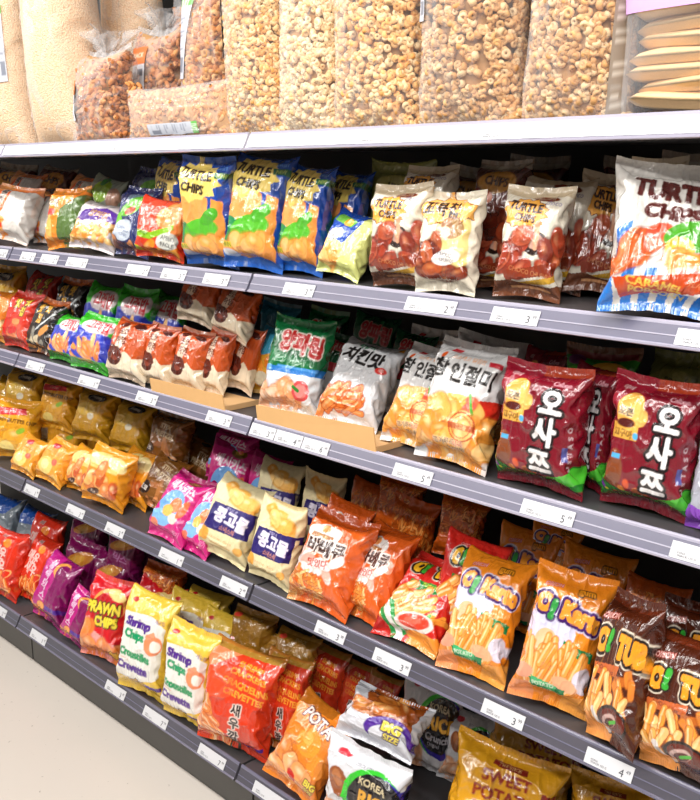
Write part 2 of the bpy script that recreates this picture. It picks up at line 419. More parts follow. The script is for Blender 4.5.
def d_turtle_choco():
    s = A(.18, .23, 'E4DCCB'); Y = s.Y
    s.rect(0, 0, 100, 9, 'C9B79A'); s.ell(62, 12, 22, 6, '7A3B22', 6); s.T('choco', 76, 20, 10, '6D6A9A', 4, bold=.4, shear=.3)
    s.burst(38, 33, 34, 19, 14, 'F0B050', .8, '7A4020')
    s.T('TURTLE', 38, 27, 15, '3A1A12', 6, bold=1.1, arc=.1); s.T('CHIPS', 40, 39, 12.5, '3A1A12', 6, bold=1.)
    s.ell(60, 66, 17, 13, '2E1A16'); s.ell(60, 64, 12, 8, 'C8A090'); s.stroke([(60, 44), (62, 70)], 3.5, 'E0A888')
    s.blobs(8, box(6, 58, 50, 96), 17, 11, ['A8452E', '9A3C28', 'B85A3C'], '4E1C14', (-50, -10), hi='D88A6A')
    s.blobs(6, box(66, 60, 96, 98), 15, 10, ['A8482E', 'C06840', '8A3826'], '4E1C14', (20, 70), hi='D8906A')
    s.poly([(20, 98), (95, 84), (97, 96), (22, 110)], '8E3A20'); s.poly([(35, 112), (98, 98), (98, 106), (38, 120)], 'D4A838'); s.T('CHOCO CHURROS', 60, 98, 8, 'C88A5A', 8, bold=.2)
    s.poly([(0, 112), (30, 108), (60, 118), (100, 112), (100, Y), (0, Y)], '7A4A30'); s.rect(22, 121, 90, 125, 'D8A070')
    s.mott(.07); return s
def d_kkobuk():
    s = A(.18, .22, 'EFE6D2'); Y = s.Y
    s.rect(40, 35, 92, 95, 'F2D890'); s.T('+', 75, 70, 44, 'F8E8B0', bold=.6)
    s.burst(42, 22, 46, 24, 9, 'F0B45C', .74, '7A4020', 10)
    s.T('꼬북칩', 40, 22, 25, '33170F', 4, bold=1.1, arc=-.1)
    s.burst(82, 26, 20, 16, 5, 'F0B45C', .5, '7A4020')
    s.ell(55, 50, 14, 11, 'F7D2AE'); s.ell(64, 46, 18, 13, '8C5A30', 10, a=.75); s.ell(54, 52, 9, 7, 'F8D6B4')
    s.blobs(12, box(18, 62, 48, 100), 14, 9, BRN, '4A1A12', (30, 80), hi='C07A5A')
    s.blobs(10, box(30, 92, 90, 110), 18, 7, ['A04A28', 'B45A30', '8E3C20'], '5A2414', (-20, 10), hi='D08A58')
    s.ell(60, 80, 22, 9, 'E8E4E0', -8, a=.95); s.T('CHOCO', 58, 77, 7.5, '3A3A44', 6, bold=.5); s.T('CHURROS', 62, 83, 6, '3A3A44', 6, bold=.3)
    s.mott(.06); return s
def d_turtle_caramel():
    s = A(.2, .29, 'D2CEC8'); Y = s.Y
    s.T('TURTLE', 52, 34, 27, '5A2420', 6, bold=2.0, sx=.92, arc=.12); s.T('CHIPS', 50, 54, 20, '5A2420', 8, bold=1.7)
    s.ell(94, 42, 9, 16, '5A2420', 10)
    s.poly([(2, 70), (18, 64), (14, 104), (0, 110)], '2C78C8')
    for i in range(-1, 9): s.poly([(i * 17, 106), (i * 17 + 8.5, 106), (i * 17 + 3, Y), (i * 17 - 7, Y)], '2C7AC6')
    s.blobs(8, [(8, 84), (38, 78), (42, 98), (4, 104)], 17, 11, ['DE6E34', 'E27A3C', 'D4622C'], '8E3414', (-60, -20), hi='F09A62')
    s.ell(40, 72, 12, 7, 'D8583A', -30)
    s.ell(66, 76, 22, 15, '4F9E28', -10); s.ell(58, 88, 12, 12, 'E0B848'); s.ell(90, 92, 18, 11, '4A9626', -20)  # plain green patch
    s.ell(80, 52, 7, 6, '2E62B8')
    s.poly([(48, 104), (100, 98), (96, 128), (58, 130)], 'E8E0DC')
    for i in range(5): s.poly([(50 + i * 10, 106), (55 + i * 10, 105), (58 + i * 9, 128), (54 + i * 9, 128)], 'D84430')
    s.blobs(12, box(52, 94, 98, 102), 8, 6, ['F0A858', 'E89A48'], 'A84A1C', hi='F4C88C'); s.ell(76, 106, 27, 5, 'E8E0D8', -6, a=.4)
    s.poly([(8, 117), (100, 104), (100, 122), (10, 139)], 'C8501E')
    s.T('CARAMEL', 42, 121, 12, 'F8D860', 9, bold=.5); s.T('POPCORN', 44, 131, 12, 'F8D860', 9, bold=.5); s.T('FLAVOUR', 82, 119, 7, 'F0A070', 9, bold=.2)
    s.mott(.04); return s
def d_pale_blue():
    s = A(.18, .2, 'D8DC8C'); Y = s.Y
    s.poly([(0, 0), (80, 0), (52, 62), (0, 50)], '2456B4'); s.poly([(8, 10), (60, 22), (50, 34), (4, 26)], '7CC04A'); s.ell(40, 26, 10, 7, 'F0B040')
    s.ell(20, 52, 22, 11, 'ECEAD8', -25); s.T('CORN', 20, 52, 10, '34507A', 25, bold=.4)
    s.blobs(7, box(0, 70, 42, 96), 17, 12, TAN, 'D98A3A', hi='FBD29A'); s.mott(.05); return s
def d_chilli_white():
    s = A(.19, .22, 'DAD5CF'); Y = s.Y
    s.rect(0, 0, 100, 14, 'EE8A42'); s.poly([(0, 0), (30, 0), (18, 50), (0, 60)], 'E9A05E')
    s.poly([(14, 20), (42, 16), (40, 84), (10, 88)], 'F0702E')
    for i, c in enumerate('쫄병스낵'): s.T(c, 27, 22 + i * 16, 17, '3A2420', -8, out='E8E0D8', ow=1.4, bold=.7)
    s.blobs(16, box(0, 80, 42, 110), 11, 6, ['F09A3A', 'F2B060', 'E8822A'], 'C0561A', hi='FBD08A')
    s.rect(22, 84, 46, 92, 'E84A2A'); s.mott(.05); return s
def d_orange_green():
    s = A(.19, .22, '5E7A3C'); Y = s.Y
    s.poly([(0, 0), (100, 0), (96, 14), (44, 44), (40, Y), (0, Y)], 'F2982E'); s.stroke([(18, 52), (98, 12)], 3.2, 'F08A2A')
    s.ell(22, 50, 10, 7, 'D8433A'); s.ell(20, 80, 8, 26, 'F8C070'); s.T('감자', 22, 32, 17, '3A3A28', 10, out='E8E0C8', ow=1.2, bold=.6)
    s.mott(.1); return s
def d_purple_ring():
    s = A(.19, .19, 'E6DCDD'); Y = s.Y
    s.poly([(14, 28), (60, 18), (98, 30), (96, 50), (60, 44), (10, 54)], '5C2A96'); s.T('양파링', 50, 34, 18, 'C89A58', 6, bold=.7)
    s.blobs(34, [(0, 60), (100, 48), (100, 90), (0, 92)], 11, 6, ['EDA84A', 'F2BC6A', 'E8923A', 'F6D08A'], 'B86A1E', hi='FCE4B0')
    s.ell(38, 66, 10, 7, 'F4D888'); s.ell(38, 66, 5, 3, 'E0B050'); s.mott(.06); return s
def d_lime():
    s = A(.18, .22, 'B8C4B4'); Y = s.Y
    s.ell(40, 26, 28, 22, 'A6D028'); s.ell(34, 6, 10, 12, '3E9A3C', 20); s.ell(80, 34, 20, 18, 'D8A890')
    s.blobs(12, box(0, 60, 100, 110), 14, 9, TAN, 'B87A3A'); s.mott(.08); return s
def d_navy_leaf():
    s = A(.19, .22, '28336E'); Y = s.Y
    s.ell(60, 18, 32, 12, '7F93A6', -12); s.ell(52, 36, 32, 14, '6FBE34', -25); s.ell(50, 44, 14, 6, 'D8604A', -20)
    s.ell(22, 62, 10, 13, '7CC83A'); s.ell(40, 76, 26, 17, 'C9D2DE', -12); s.T('TORTILLA', 40, 74, 8.5, '4A5A80', 12, bold=.4); s.T('CHIPS', 42, 83, 8, '4A5A80', 12, bold=.3)
    s.blobs(12, box(0, 92, 90, 116), 12, 8, ['6A4250', '9A6A5A', 'D8905A'], '3A2030'); s.mott(.1); return s
def d_apero():
    s = A(.2, .19, 'E8442A'); Y = s.Y
    s.poly([(20, 0), (96, 0), (90, 45), (60, 55), (0, 58)], 'E2563C'); s.blobs(5, box(58, 14, 92, 42), 19, 15, ['F59A52', 'F8B070'], 'E8682E', hi='FBC890')
    s.poly([(0, 52), (40, 56), (84, 40), (84, 48), (40, 66), (0, 62)], '8FC02A'); s.T('fromage', 24, 57, 8, '2A4A14', 4, bold=.4)
    s.poly([(0, 64), (60, 66), (60, Y), (0, Y)], 'D8401E')
    s.blobs(9, box(30, 76, 98, 92), 13, 7, ['F09028', 'F4AA3E', 'E87E22'], 'C05A14', hi='FBC870'); s.ell(12, 84, 12, 6, 'B0B82A', 20)
    s.ell(74, 66, 22, 13, 'D6D6CE', -6); s.T('APERO', 74, 61, 9.5, '33383C', 6, bold=.5); s.T('FACILE', 74, 71, 9.5, '33383C', 6, bold=.5)
    s.mott(.07); return s
def d_orange_cheese():
    s = A(.19, .21, 'EE8E2C'); s.T('치즈', 45, 22, 24, 'F8E8C8', 0, out='7A4AA0', ow=1.6, bold=.9)
    s.blobs(18, box(0, 50, 100, 106), 18, 10, ['F8B45A', 'FACB84', 'F4A040'], 'D8702A', hi='FDE4B8'); s.mott(.08); return s
def d_red_graffiti():
    s = A(.19, .21, 'D8402C'); s.T('맛', 42, 24, 27, 'F0CC4A', -6, out='2A1A14', ow=2, bold=1.2); s.T('핫', 74, 18, 24, 'F0CC4A', -4, out='2A1A14', ow=2, bold=1.2); s.T('칩', 66, 40, 20, 'F0CC4A', 4, out='2A1A14', ow=1.8, bold=1)
    s.ell(60, 80, 30, 18, 'E8604A'); s.ell(50, 90, 16, 12, 'E8D8C8', 20); s.blobs(9, box(5, 60, 60, 100), 14, 6, ['E88050', 'D8302A', 'F09A60'], 'A02018'); s.mott(.1); return s
def d_black_graffiti():
    s = A(.19, .21, '2C2420'); s.rect(0, 0, 100, 8, 'E07A38'); s.T('맛', 30, 24, 24, 'F0B848', -6, out='1A1210', ow=2, bold=1.2); s.T('핫', 58, 22, 22, 'F0B848', 4, out='1A1210', ow=2, bold=1.2); s.T('칩', 40, 44, 20, 'F0B848', 4, bold=1)
    s.stroke([(86, 30), (40, 66)], 1.8, 'D8DCDC'); s.blobs(16, box(4, 62, 70, 108), 13, 7, ['E8A050', '9A9488', 'D8C8A8', '4A3A30'], '1C1612'); s.mott(.12); return s
def d_whale():
    s = A(.19, .18, '3DB52C'); Y = s.Y
    s.poly([(0, 32), (50, 22), (100, 38), (100, Y), (0, Y)], '3A4AC0'); s.poly([(0, 0), (100, 0), (100, 12), (60, 16), (0, 30)], '43BE30')
    s.ell(60, 22, 40, 14, 'F0DEE0', -4); s.T('고래밥', 60, 22, 24, 'D8283C', 4, out='F4E4E4', ow=1.4, bold=1.1)
    s.ell(50, 62, 24, 14, 'F2A24E'); s.blobs(12, box(10, 46, 92, 80), 13, 5, ['F0A048', 'E88A34', 'F6BC74'], '5A3A9A', (20, 80), hi='FBD8A0')
    s.poly([(0, 80), (100, 76), (100, Y), (0, Y)], '3DA82C'); s.ell(46, 84, 22, 6, 'C8A038'); s.mott(.08); return s
def d_choco_cream():
    s = A(.17, .19, 'E8D9C0'); Y = s.Y
    s.poly([(0, 0), (100, 0), (100, 66), (78, 70), (56, 60), (34, 72), (0, 64)], 'C65A22')
    s.rect(0, 0, 100, 7, 'A8441A'); s.ell(34, 44, 10, 34, 'E8D4BE', 8, a=.9); s.T('초코', 34, 26, 16, '6A2A18', 0, bold=.8); s.T('하임', 36, 42, 16, '6A2A18', 0, bold=.8)
    s.ell(32, 70, 18, 16, '5A2418'); s.ell(70, 12, 20, 7, '54201A', 10); s.ell(22, 12, 12, 6, '642A1C'); s.ell(34, 70, 9, 8, '8A4230'); s.ell(30, 62, 24, 7, '6A2C1C', 20)
    s.T('chocolat', 34, 94, 9, 'A8806A', 4, bold=.2); s.ell(64, 100, 16, 8, 'D8BEA0'); s.mott(.06); return s
def d_cyan_yellow():
    s = A(.17, .2, 'E0A838'); s.poly([(0, 0), (100, 0), (100, 40), (0, 60)], '4AA8C8'); s.blobs(12, box(0, 60, 100, 116), 14, 9, GOLD, 'A8661E'); s.ell(50, 92, 26, 14, 'D8D0B8'); s.mott(.1); return s
def d_onion():
    s = A(.2, .25, 'DCE0E2'); Y = s.Y
    s.poly([(0, 0), (100, 0), (100, 62), (0, 68)], '0F7A44'); s.poly([(0, 68), (100, 62), (100, 72), (0, 74)], '2C80C8'); s.rect(0, 66, 20, 73, '6AA8D8'); s.rect(28, 64, 96, 67, '58A0DC')
    s.T('양파링', 56, 34, 31, 'CF3330', 5, out='F2E2D8', ow=2.2, bold=1.8)
    s.blobs(24, [(6, 92), (60, 84), (66, Y - 8), (0, Y - 4)], 12, 9, ['F2B890', 'EEAA78', 'F6CCAA'], 'C87848', hi='FBE4D0'); s.ell(72, 92, 13, 13, 'D8585A'); s.ell(72, 92, 9, 9, 'E8908A'); s.stroke([(60, 88), (68, 92)], 2.2, '3A8A3A')
    s.mott(.04); return s
def d_chicken():
    s = A(.2, .24, 'D8D8DA'); Y = s.Y
    s.T('파닭타', 38, 14, 13, '2C8A58', 2, bold=.7); s.T('치킨맛', 44, 33, 27, '2A2626', 5, bold=1.5); s.ell(78, 47, 9, 4.5, 'D84038'); s.T('새콤', 78, 47, 5.5, 'F4E0D8', bold=.2)
    s.T('CHICKEN FLAVOUR SNACK', 40, 52, 5, 'A8A4A8', bold=.1); s.rect(88, 4, 98, 12, 'E8A43A')
    s.ell(34, 102, 36, 16, 'E8E0DC'); s.sticks(46, [(8, 82), (60, 76), (66, 106), (4, 112)], 19, 4.2, ['E8823E', 'DE7434', 'F09A58'], 'A8481C', (0, 60), hi='F8C08A')
    s.mott(.03); return s
def d_injeolmi():
    s = A(.2, .26, 'DEDCDB'); Y = s.Y
    s.rect(16, 4, 28, 12, 'D02A38'); s.ell(15, 20, 2.4, 4.5, 'D86020')
    s.T('참', 19, 34, 24, '26221F', 2, bold=1.3); s.T('인절미', 61, 37, 24, '26221F', 2, bold=1.2); s.T('고소하고 달콤한', 50, 20, 7.5, 'E89A4A', bold=.4); s.rect(78, 18, 94, 24, 'C83040')
    s.poly([(60, 62), (100, 56), (100, 76), (72, 80)], 'D83A2A')
    s.ell(56, 72, 34, 15, 'F2C06A'); s.blobs(12, box(34, 62, 78, 80), 9, 6, ['F6C878', 'F2B04E', 'E8604A'], 'D8923A'); s.stroke([(68, 56), (76, 74)], 1.8, '5AA83A')
    s.blobs(44, [(0, 72), (30, 70), (50, 84), (100, 84), (100, Y), (0, Y)], 15, 11, ['F4B45C', 'F0A44A', 'F8C680', 'EE9E44'], 'C87828', hi='FDE0A8')
    e = s.ellm(66, 88, 17, 15); s.put(((e < 1) & (e > .9)).astype(float), 'B84A2C', .8); s.put(((e < .75) & (e > .68)).astype(float), 'B84A2C', .6)
    s.rect(50, 85, 84, 91, 'B84A2C', .75); s.T('콩고물', 67, 88, 6, 'F4D0A0', bold=.3)
    s.T('콩가루로', 46, 106, 8, '5A3A2A', -6, out='F4D8B8', ow=.9, bold=.4); s.T('더욱', 64, 106, 8, 'C83A3A', -6, out='F4D8B8', ow=.9, bold=.4); s.T('고소한맛', 60, 114, 8, '5A3A2A', -6, out='F4D8B8', ow=.9, bold=.4); s.mott(.04); return s
def d_osatsu():
    s = A(.2, .25, '83152A'); Y = s.Y
    s.rect(0, 0, 100, 4, 'B84A2A'); s.poly([(0, 0), (44, 0), (26, 34), (0, 28)], '9C1C34')
    s.T('해태', 14, 10, 7, 'F0D0D0', bold=.4); s.T('Calbee', 74, 15, 8.5, 'E8B8C0', bold=.5)
    s.ell(28, 32, 14, 17, 'EFB25A'); s.ell(36, 36, 11, 9, 'F2BC68', 30); s.rect(12, 44, 40, 58, 'DDAA4E'); s.T('오븐', 24, 34, 9, '2A1A14', 4, out='F4E4C8', ow=.8, bold=.6); s.ell(26, 44, 9, 4, '5A1E1A'); s.T('고구마', 25, 53, 8, '4A2A14', 4, bold=.5); s.ell(38, 54, 3, 3, '5AB0D8')
    s.poly([(0, 92), (30, 112), (70, 108), (100, 92), (100, Y - 3), (0, Y - 3)], '2A7C2C'); s.poly([(60, 110), (100, 94), (100, 112), (80, 116)], '58C03C'); s.poly([(0, 102), (100, 116), (100, Y - 3), (0, Y - 3)], '2E8A30')
    s.ell(20, 86, 10, 18, '8A4A26'); s.rect(16, 72, 26, 76, '5AAEDC'); s.ell(8, 92, 4, 8, '4AA83A'); s.ell(6, 104, 3, 6, '7A3A9A'); s.ell(34, 98, 3, 5, 'D85A2A'); s.ell(28, 104, 4, 3, 'D88A3A'); s.ell(47, 104, 8, 5, 'B8683A')
    for i in range(10): s.ell(8 + i * 8, 110 + (i * 37 % 5), 1.6, 1.6, ['E8D040', 'E84A3A', 'F0F0E0'][i % 3])
    for c, y, z in (('오', 34, 30), ('사', 62, 31), ('쯔', 91, 30)): s.T(c, 67 - (y - 34) * .12, y, z, 'E8E4E4', 0, out='1E1216', ow=3.0, bold=1.5)
    for i, c in enumerate('OSATSU'): s.T(c, 92, 58 + i * 7.4, 7.5, 'D8C8CC', -90, bold=.5)
    s.rect(84, 74, 90, 88, '5A5A9A'); s.rect(0, Y - 4, 100, Y, '7A1528'); s.mott(.09, 6); return s
def d_grey_violet():
    s = A(.18, .19, 'A9AAB4'); s.poly([(0, 70), (60, 84), (100, 60), (100, 106), (0, 106)], '8A48B8'); s.ell(60, 60, 16, 10, 'C86AC0'); s.mott(.08); return s
def d_green_gold():
    s = A(.19, .25, '3D8A2A'); s.rect(0, 0, 100, 8, '8A3A3A'); s.ell(60, 26, 26, 14, 'E0A838'); s.ell(24, 34, 20, 12, '5ABC38', 20); s.ell(14, 12, 12, 7, '7A3A6A'); s.rect(0, 40, 100, 60, '2E6A24'); s.blobs(12, box(0, 70, 100, 126), 14, 9, GOLD, 'A8661E'); s.mott(.12); return s
def d_olive():
    s = A(.19, .25, '8A8A4A'); s.ell(40, 30, 30, 14, 'A8A058'); s.T('snack', 50, 30, 18, '5A5A30', 10, bold=.6); s.mott(.12); return s
def d_onion_red():
    s = A(.19, .24, '14603A'); s.T('양파링', 52, 26, 29, 'C83038', 6, out='E0A8A0', ow=1.8, bold=1.6); s.poly([(0, 60), (100, 52), (100, 70), (0, 74)], 'B8303A'); s.rect(0, 74, 100, 130, 'C8CCD0'); s.mott(.12); return s
def d_honey_butter():
    s = A(.2, .24, 'E8A92A'); Y = s.Y
    s.poly([(4, 20), (70, 16), (74, 30), (6, 36)], 'D8343A'); s.T('Calbee', 38, 25, 10, 'F0A8A0', 3, bold=.4)
    s.T('HONEY BUTTER CHIP', 50, 43, 10.5, '5A3A14', 2, bold=.7, sx=.98)
    s.blobs(7, box(8, 70, 70, 108), 20, 15, ['F2BE4A', 'F5CA64', 'EFB440'], 'D89426', hi='FAE09A'); s.ell(66, 60, 9, 5, '9AC040', -30); s.ell(40, 92, 14, 11, 'F8E08A'); s.mott(.08); return s
def d_honey_small():
    s = A(.17, .15, 'F0A83A'); s.ell(40, 16, 14, 7, 'D83A44'); s.T('HONEY', 56, 30, 12, 'C88A3A', 8, bold=.5); s.ell(40, 58, 24, 16, 'F8D880'); s.ell(36, 56, 13, 9, 'FBE8A8'); s.ell(64, 46, 9, 6, 'E8705A'); s.ell(78, 74, 12, 8, 'F6C468'); s.mott(.07); return s
def d_choco_stick():
    s = A(.19, .19, 'F0A32C'); Y = s.Y
    s.ell(30, 24, 26, 14, 'F8DE92', -20); s.ell(72, 24, 22, 12, 'FAE6A4', 15); s.rect(20, 34, 80, 40, 'F6D080'); s.blobs(14, [(10, 40), (44, 34), (60, 56), (94, 50), (90, 78), (10, 70)], 8, 14, ['E89050', 'F6C078', 'C8602E'], 'B8561E', (-25, 25), hi='FBE0B0')
    s.ell(36, 78, 15, 6, '54301E', -20); s.T('초코', 36, 78, 7, 'F0E0D0', 15, bold=.3); s.ell(52, 86, 9, 7, 'F8E6B8'); s.mott(.06); return s
def d_pretzel():
    s = A(.18, .2, '8A5A24'); Y = s.Y
    s.ell(40, 6, 16, 5, '2A1E18'); s.T('STIX', 50, 30, 16, 'E2C8A0', 6, bold=.8); s.T('PRETZEL', 52, 46, 15.5, 'E2C8A0', 6, bold=.9); s.T('chocolate', 46, 18, 8, 'D8BE94', 6, bold=.2)
    s.stroke([(30, 70), (60, 64), (70, 84)], 5, 'A86A38'); s.stroke([(56, 56), (60, 96)], 5, 'B87A44'); s.ell(18, 78, 17, 13, '33201A'); s.T('초코', 18, 78, 12, 'F0E8E0', 10, bold=.7)
    s.blobs(8, box(30, 92, 96, 108), 12, 7, ['D8905A', 'E8B080'], '7A4A24'); s.mott(.1); return s
def d_pink():
    s = A(.17, .2, 'D42A88'); Y = s.Y
    s.rect(0, 0, 100, 8, 'B01C6C'); s.ell(62, 12, 18, 8, '7A5A1E'); s.ell(62, 11, 10, 4, 'C8A040'); s.T('베시키스', 52, 30, 21, 'F4D8E8', 6, bold=1.0)
    s.ell(50, 62, 30, 26, '7FB4EC', 20); s.ell(36, 84, 24, 13, '8CC0F0'); s.ell(58, 58, 14, 12, 'E88A52'); s.ell(46, 70, 13, 9, 'F0C468'); s.ell(66, 78, 12, 8, 'F4E0D4'); s.ell(78, 60, 8, 16, 'EC7A50', 20); s.ell(22, 96, 10, 7, 'F08A6A')
    s.T('딸기', 82, 98, 11, 'F0B0D0', bold=.4); s.mott(.06); return s
def d_kong():
    s = A(.19, .24, 'EADCB2'); Y = s.Y
    s.blobs(9, [(18, 14), (60, 22), (96, 34), (90, 44), (20, 30)], 15, 9, ['F0B858', 'F4C878', 'ECAA48'], 'D8983A', (-10, 30), hi='FAE2A8', p=3)
    s.poly([(16, 48), (100, 44), (98, 84), (12, 88)], '2F1E72'); s.T('추억의 맛', 52, 51, 6, 'D8D0F0', 2, bold=.2); s.T('콩고물', 57, 64, 26, 'E6DFEE', 3, bold=1.5); s.T('스낵스틱', 56, 80, 9, 'C88A7A', 2, bold=.6)
    s.ell(12, 96, 13, 11, 'F0B050', 20, 3); s.ell(84, 104, 9, 7, 'F2BC68'); s.T('KONGGOMUL SNACK', 46, 98, 5.5, 'D89A5A', bold=.2); s.rect(28, 106, 70, 108, 'D8B070'); s.mott(.03); return s
def d_barbecue():
    s = A(.2, .26, 'E26A26'); Y = s.Y
    s.poly([(0, 0), (100, 0), (96, 12), (0, 16)], 'C4581A'); s.ell(34, 34, 17, 13, 'E4E0DC'); s.ell(20, 34, 10, 9, 'E4E0DC'); s.ell(50, 33, 11, 10, 'E4E0DC'); s.ell(34, 27, 8, 7, 'E4E0DC'); s.ell(35, 28, 7, 6, 'F0A868'); s.rect(18, 36, 52, 42, 'A86A1E'); s.T('SNACK', 35, 39, 5.5, 'F0D8A0', bold=.3)
    s.T('바베큐', 48, 52, 24, '48261C', -2, out='EADCD4', ow=2.4, bold=1.4)
    s.blobs(14, box(10, 62, 80, 84), 10, 6, ['EDE2DE', 'F2E8E4', 'E4B8A8'], 'D8907A', (0, 180)); s.T('맛있다', 44, 72, 12, 'C04030', -6, bold=.6)
    s.sticks(120, [(2, 90), (30, 84), (60, 96), (66, Y - 6), (0, Y - 4)], 12, 1.7, ['E89848', 'F0B068', 'D87E34', 'F6C88A'], '9A4A18', (0, 180)); s.mott(.07); return s
def d_tube_red():
    s = A(.21, .25, 'C8261E'); Y = s.Y
    s.rect(0, 0, 100, 8, 'D8342A')
    s.T('ORION', 30, 11, 7, 'F0A8A8', bold=.3)
    s.T('O   TUBE', 57, 26, 26, 'F3BE2E', 3, out='1C1A14', ow=3.2, bold=2.2, out2='E8E0D0', ow2=4.2, sx=.85, arc=-.08); s.T('!', 34, 25, 25, '3FA838', 3, out='1C1A14', ow=2.4, bold=2.4)
    s.poly([(26, 46), (86, 42), (84, 50), (58, 58), (26, 56)], '1F8A3E'); s.T('TOMATO', 56, 48, 6.5, 'D8E048', 2, bold=.4); s.T('FLAVOUR', 54, 54, 5, 'E8F0D8', 2, bold=.2)
    s.sticks(26, [(2, 66), (44, 56), (60, 78), (40, 96), (0, 92)], 32, 4.4, ['F3B262', 'F6C480', 'EEA04A'], 'C8702A', (20, 50), hi='FBE2B4')
    s.sticks(4, box(66, 74, 90, 84), 24, 3, ['F3A848'], 'C86A24', (10, 50)); s.ell(74, 84, 3, 7, '4FAE3C', 30)
    s.poly([(0, 76), (12, 74), (42, Y), (22, Y)], 'E6E2DC'); s.poly([(2, 84), (8, 80), (28, Y), (20, Y)], '2A9A4C'); s.poly([(14, 76), (22, 78), (46, Y - 4), (40, Y)], '2A9A4C')
    s.ell(58, 94, 28, 13, 'E8D8D0', -8); s.ell(58, 92, 22, 9, 'D8482E', -8); s.ell(56, 91, 12, 4, 'E8705A', -8); s.ell(70, 110, 26, 8, 'F0A850', -8); s.poly([(60, 112), (100, 100), (100, Y), (50, Y)], 'EC9A3C'); s.mott(.07); return s
def d_karto():
    s = A(.2, .28, 'EE9226'); Y = s.Y
    s.T('ORION', 24, 17, 7.5, 'F4C8C0', -6, out='C83A4A', ow=1.0, bold=.3); s.T('gum', 66, 18, 13, 'F0A02A', 0, out='3A2A10', ow=1.6, bold=.8)
    s.ell(30, 62, 34, 20, 'DAD8EE'); s.T('O  Karto', 53, 40, 26, 'F5A43A', 7, out='4A1C6E', ow=3.4, bold=2.3, out2='DCD6EC', ow2=4.8, sx=.93, arc=-.06); s.T('!', 32, 42, 27, '35A048', 6, out='4A1C6E', ow=2.4, bold=2.6)
    s.poly([(52, 68), (94, 74), (92, 84), (54, 78)], '1F8A50'); s.T('NATURAL TASTE', 73, 76, 4.6, 'D8F0C8', -8, bold=.2)
    s.ell(32, 74, 13, 13, 'F2C49A'); s.ell(32, 92, 16, 6, 'E8E4EC')                           # plain patches where the picture stands
    s.sticks(44, [(4, 84), (60, 78), (86, 96), (80, 114), (6, 108)], 26, 3.2, ['F5AE58', 'F8C27C', 'EFA046'], 'D07828', (60, 110), hi='FCDCA8')
    s.ell(86, 102, 15, 13, 'DEDAE8'); s.ell(64, 110, 15, 7, 'F0B48C', 10); s.ell(14, 108, 13, 8, 'EEA88A'); s.poly([(24, 112), (66, 116), (68, 130), (26, 124)], '1E8A54'); s.poly([(26, 110), (56, 114), (55, 122), (27, 119)], '48B878'); s.T('POTATO', 40, 116.5, 7, 'EAF4E0', -6, bold=.5); s.T('SNACK', 44, 123.5, 5.5, 'D8ECC8', -6, bold=.3)
    s.poly([(70, 122), (100, 116), (100, Y), (64, Y)], 'F0A850'); s.poly([(0, 124), (22, 118), (26, Y), (0, Y)], 'EE9A62'); s.mott(.06); return s
def d_tube_brown():
    s = A(.2, .28, '54240F'); Y = s.Y
    s.rect(0, 0, 100, 7, '6E3018'); s.T('ORION', 24, 24, 9, 'E8C8C0', -8, out='A84038', ow=1.1, bold=.3)
    s.T('O   TUBE', 62, 48, 31, 'F5A52C', 2, out='26140C', ow=3.4, bold=2.6, out2='E8DCC8', ow2=4.8, sx=.86, arc=-.06); s.T('!', 36, 46, 29, '3FAE40', 4, out='26140C', ow=2.4, bold=2.6)
    s.poly([(14, 70), (66, 64), (66, 74), (16, 80)], 'C86A38'); s.T('CHOCOLATE', 40, 72, 6, '5A2414', 6, bold=.3); s.blobs(5, box(62, 68, 92, 84), 8, 5, ['E08A38', 'C8702A'], '8A3A14', p=4)
    s.sticks(30, [(0, 94), (60, 86), (84, 96), (70, 120), (0, 126)], 32, 4.2, ['F2B25C', 'F6C47E', 'EC9E40'], 'B8641E', (60, 115), hi='FBDFA8')
    s.ell(66, 116, 26, 17, '2A211E'); s.ell(66, 115, 22, 13, '6A2A1E'); s.ell(60, 115, 14, 7, 'C8A8A0', -20); s.ell(62, 116, 10, 5, '5A2018', -20); s.stroke([(62, 116), (72, 112)], 1.8, '4FAE3C')
    s.stroke([(30, 112), (44, 134)], 4, 'E4DAD6'); s.poly([(0, 120), (24, 116), (44, Y), (0, Y)], 'F0A458'); s.mott(.07); return s
def d_red_fire():
    s = A(.19, .25, 'DE3A1E'); Y = s.Y
    s.T('농심', 30, 12, 9, '3A2018', 4, out='F0D8D0', ow=1, bold=.5); s.ell(52, 26, 12, 9, 'F2922E'); s.T('매운', 36, 46, 27, 'F4D0C8', 8, bold=1.3); s.T('새우', 42, 68, 27, 'F4CCC4', 8, bold=1.2)
    e = s.ellm(66, 84, 22, 8, -30); s.put(((e < 1) & (e > .8)).astype(float), 'F6B070')
    s.sticks(26, box(4, 92, 80, Y - 8), 22, 4.5, ['F08A34', 'F4A050', 'E87428'], 'B8401A', (0, 180), hi='FBD090'); s.mott(.1); return s
def d_magenta():
    s = A(.19, .24, '8C1466'); Y = s.Y
    s.poly([(0, 0), (40, 0), (52, 50), (40, Y), (0, Y)], 'C2268A'); s.ell(60, 24, 22, 18, 'F0A858'); s.ell(66, 28, 20, 17, '8A1262')
    for i, c in enumerate('블랙믹스'): s.T(c, 26 + i * 3, 22 + i * 19, 21, 'E8C8E0', 10, bold=.9)
    s.poly([(50, 94), (100, 90), (100, 98), (52, 102)], '5A2A9A'); s.blobs(8, box(2, 98, 40, 118), 12, 7, ['EE8A3A', 'F4A858'], 'A83A3A'); s.burst(40, 112, 15, 9, 9, 'DCA83A', .75, '5A3A14'); s.T('BIG', 40, 112, 8, '5A3A14', bold=.5); s.mott(.1); return s
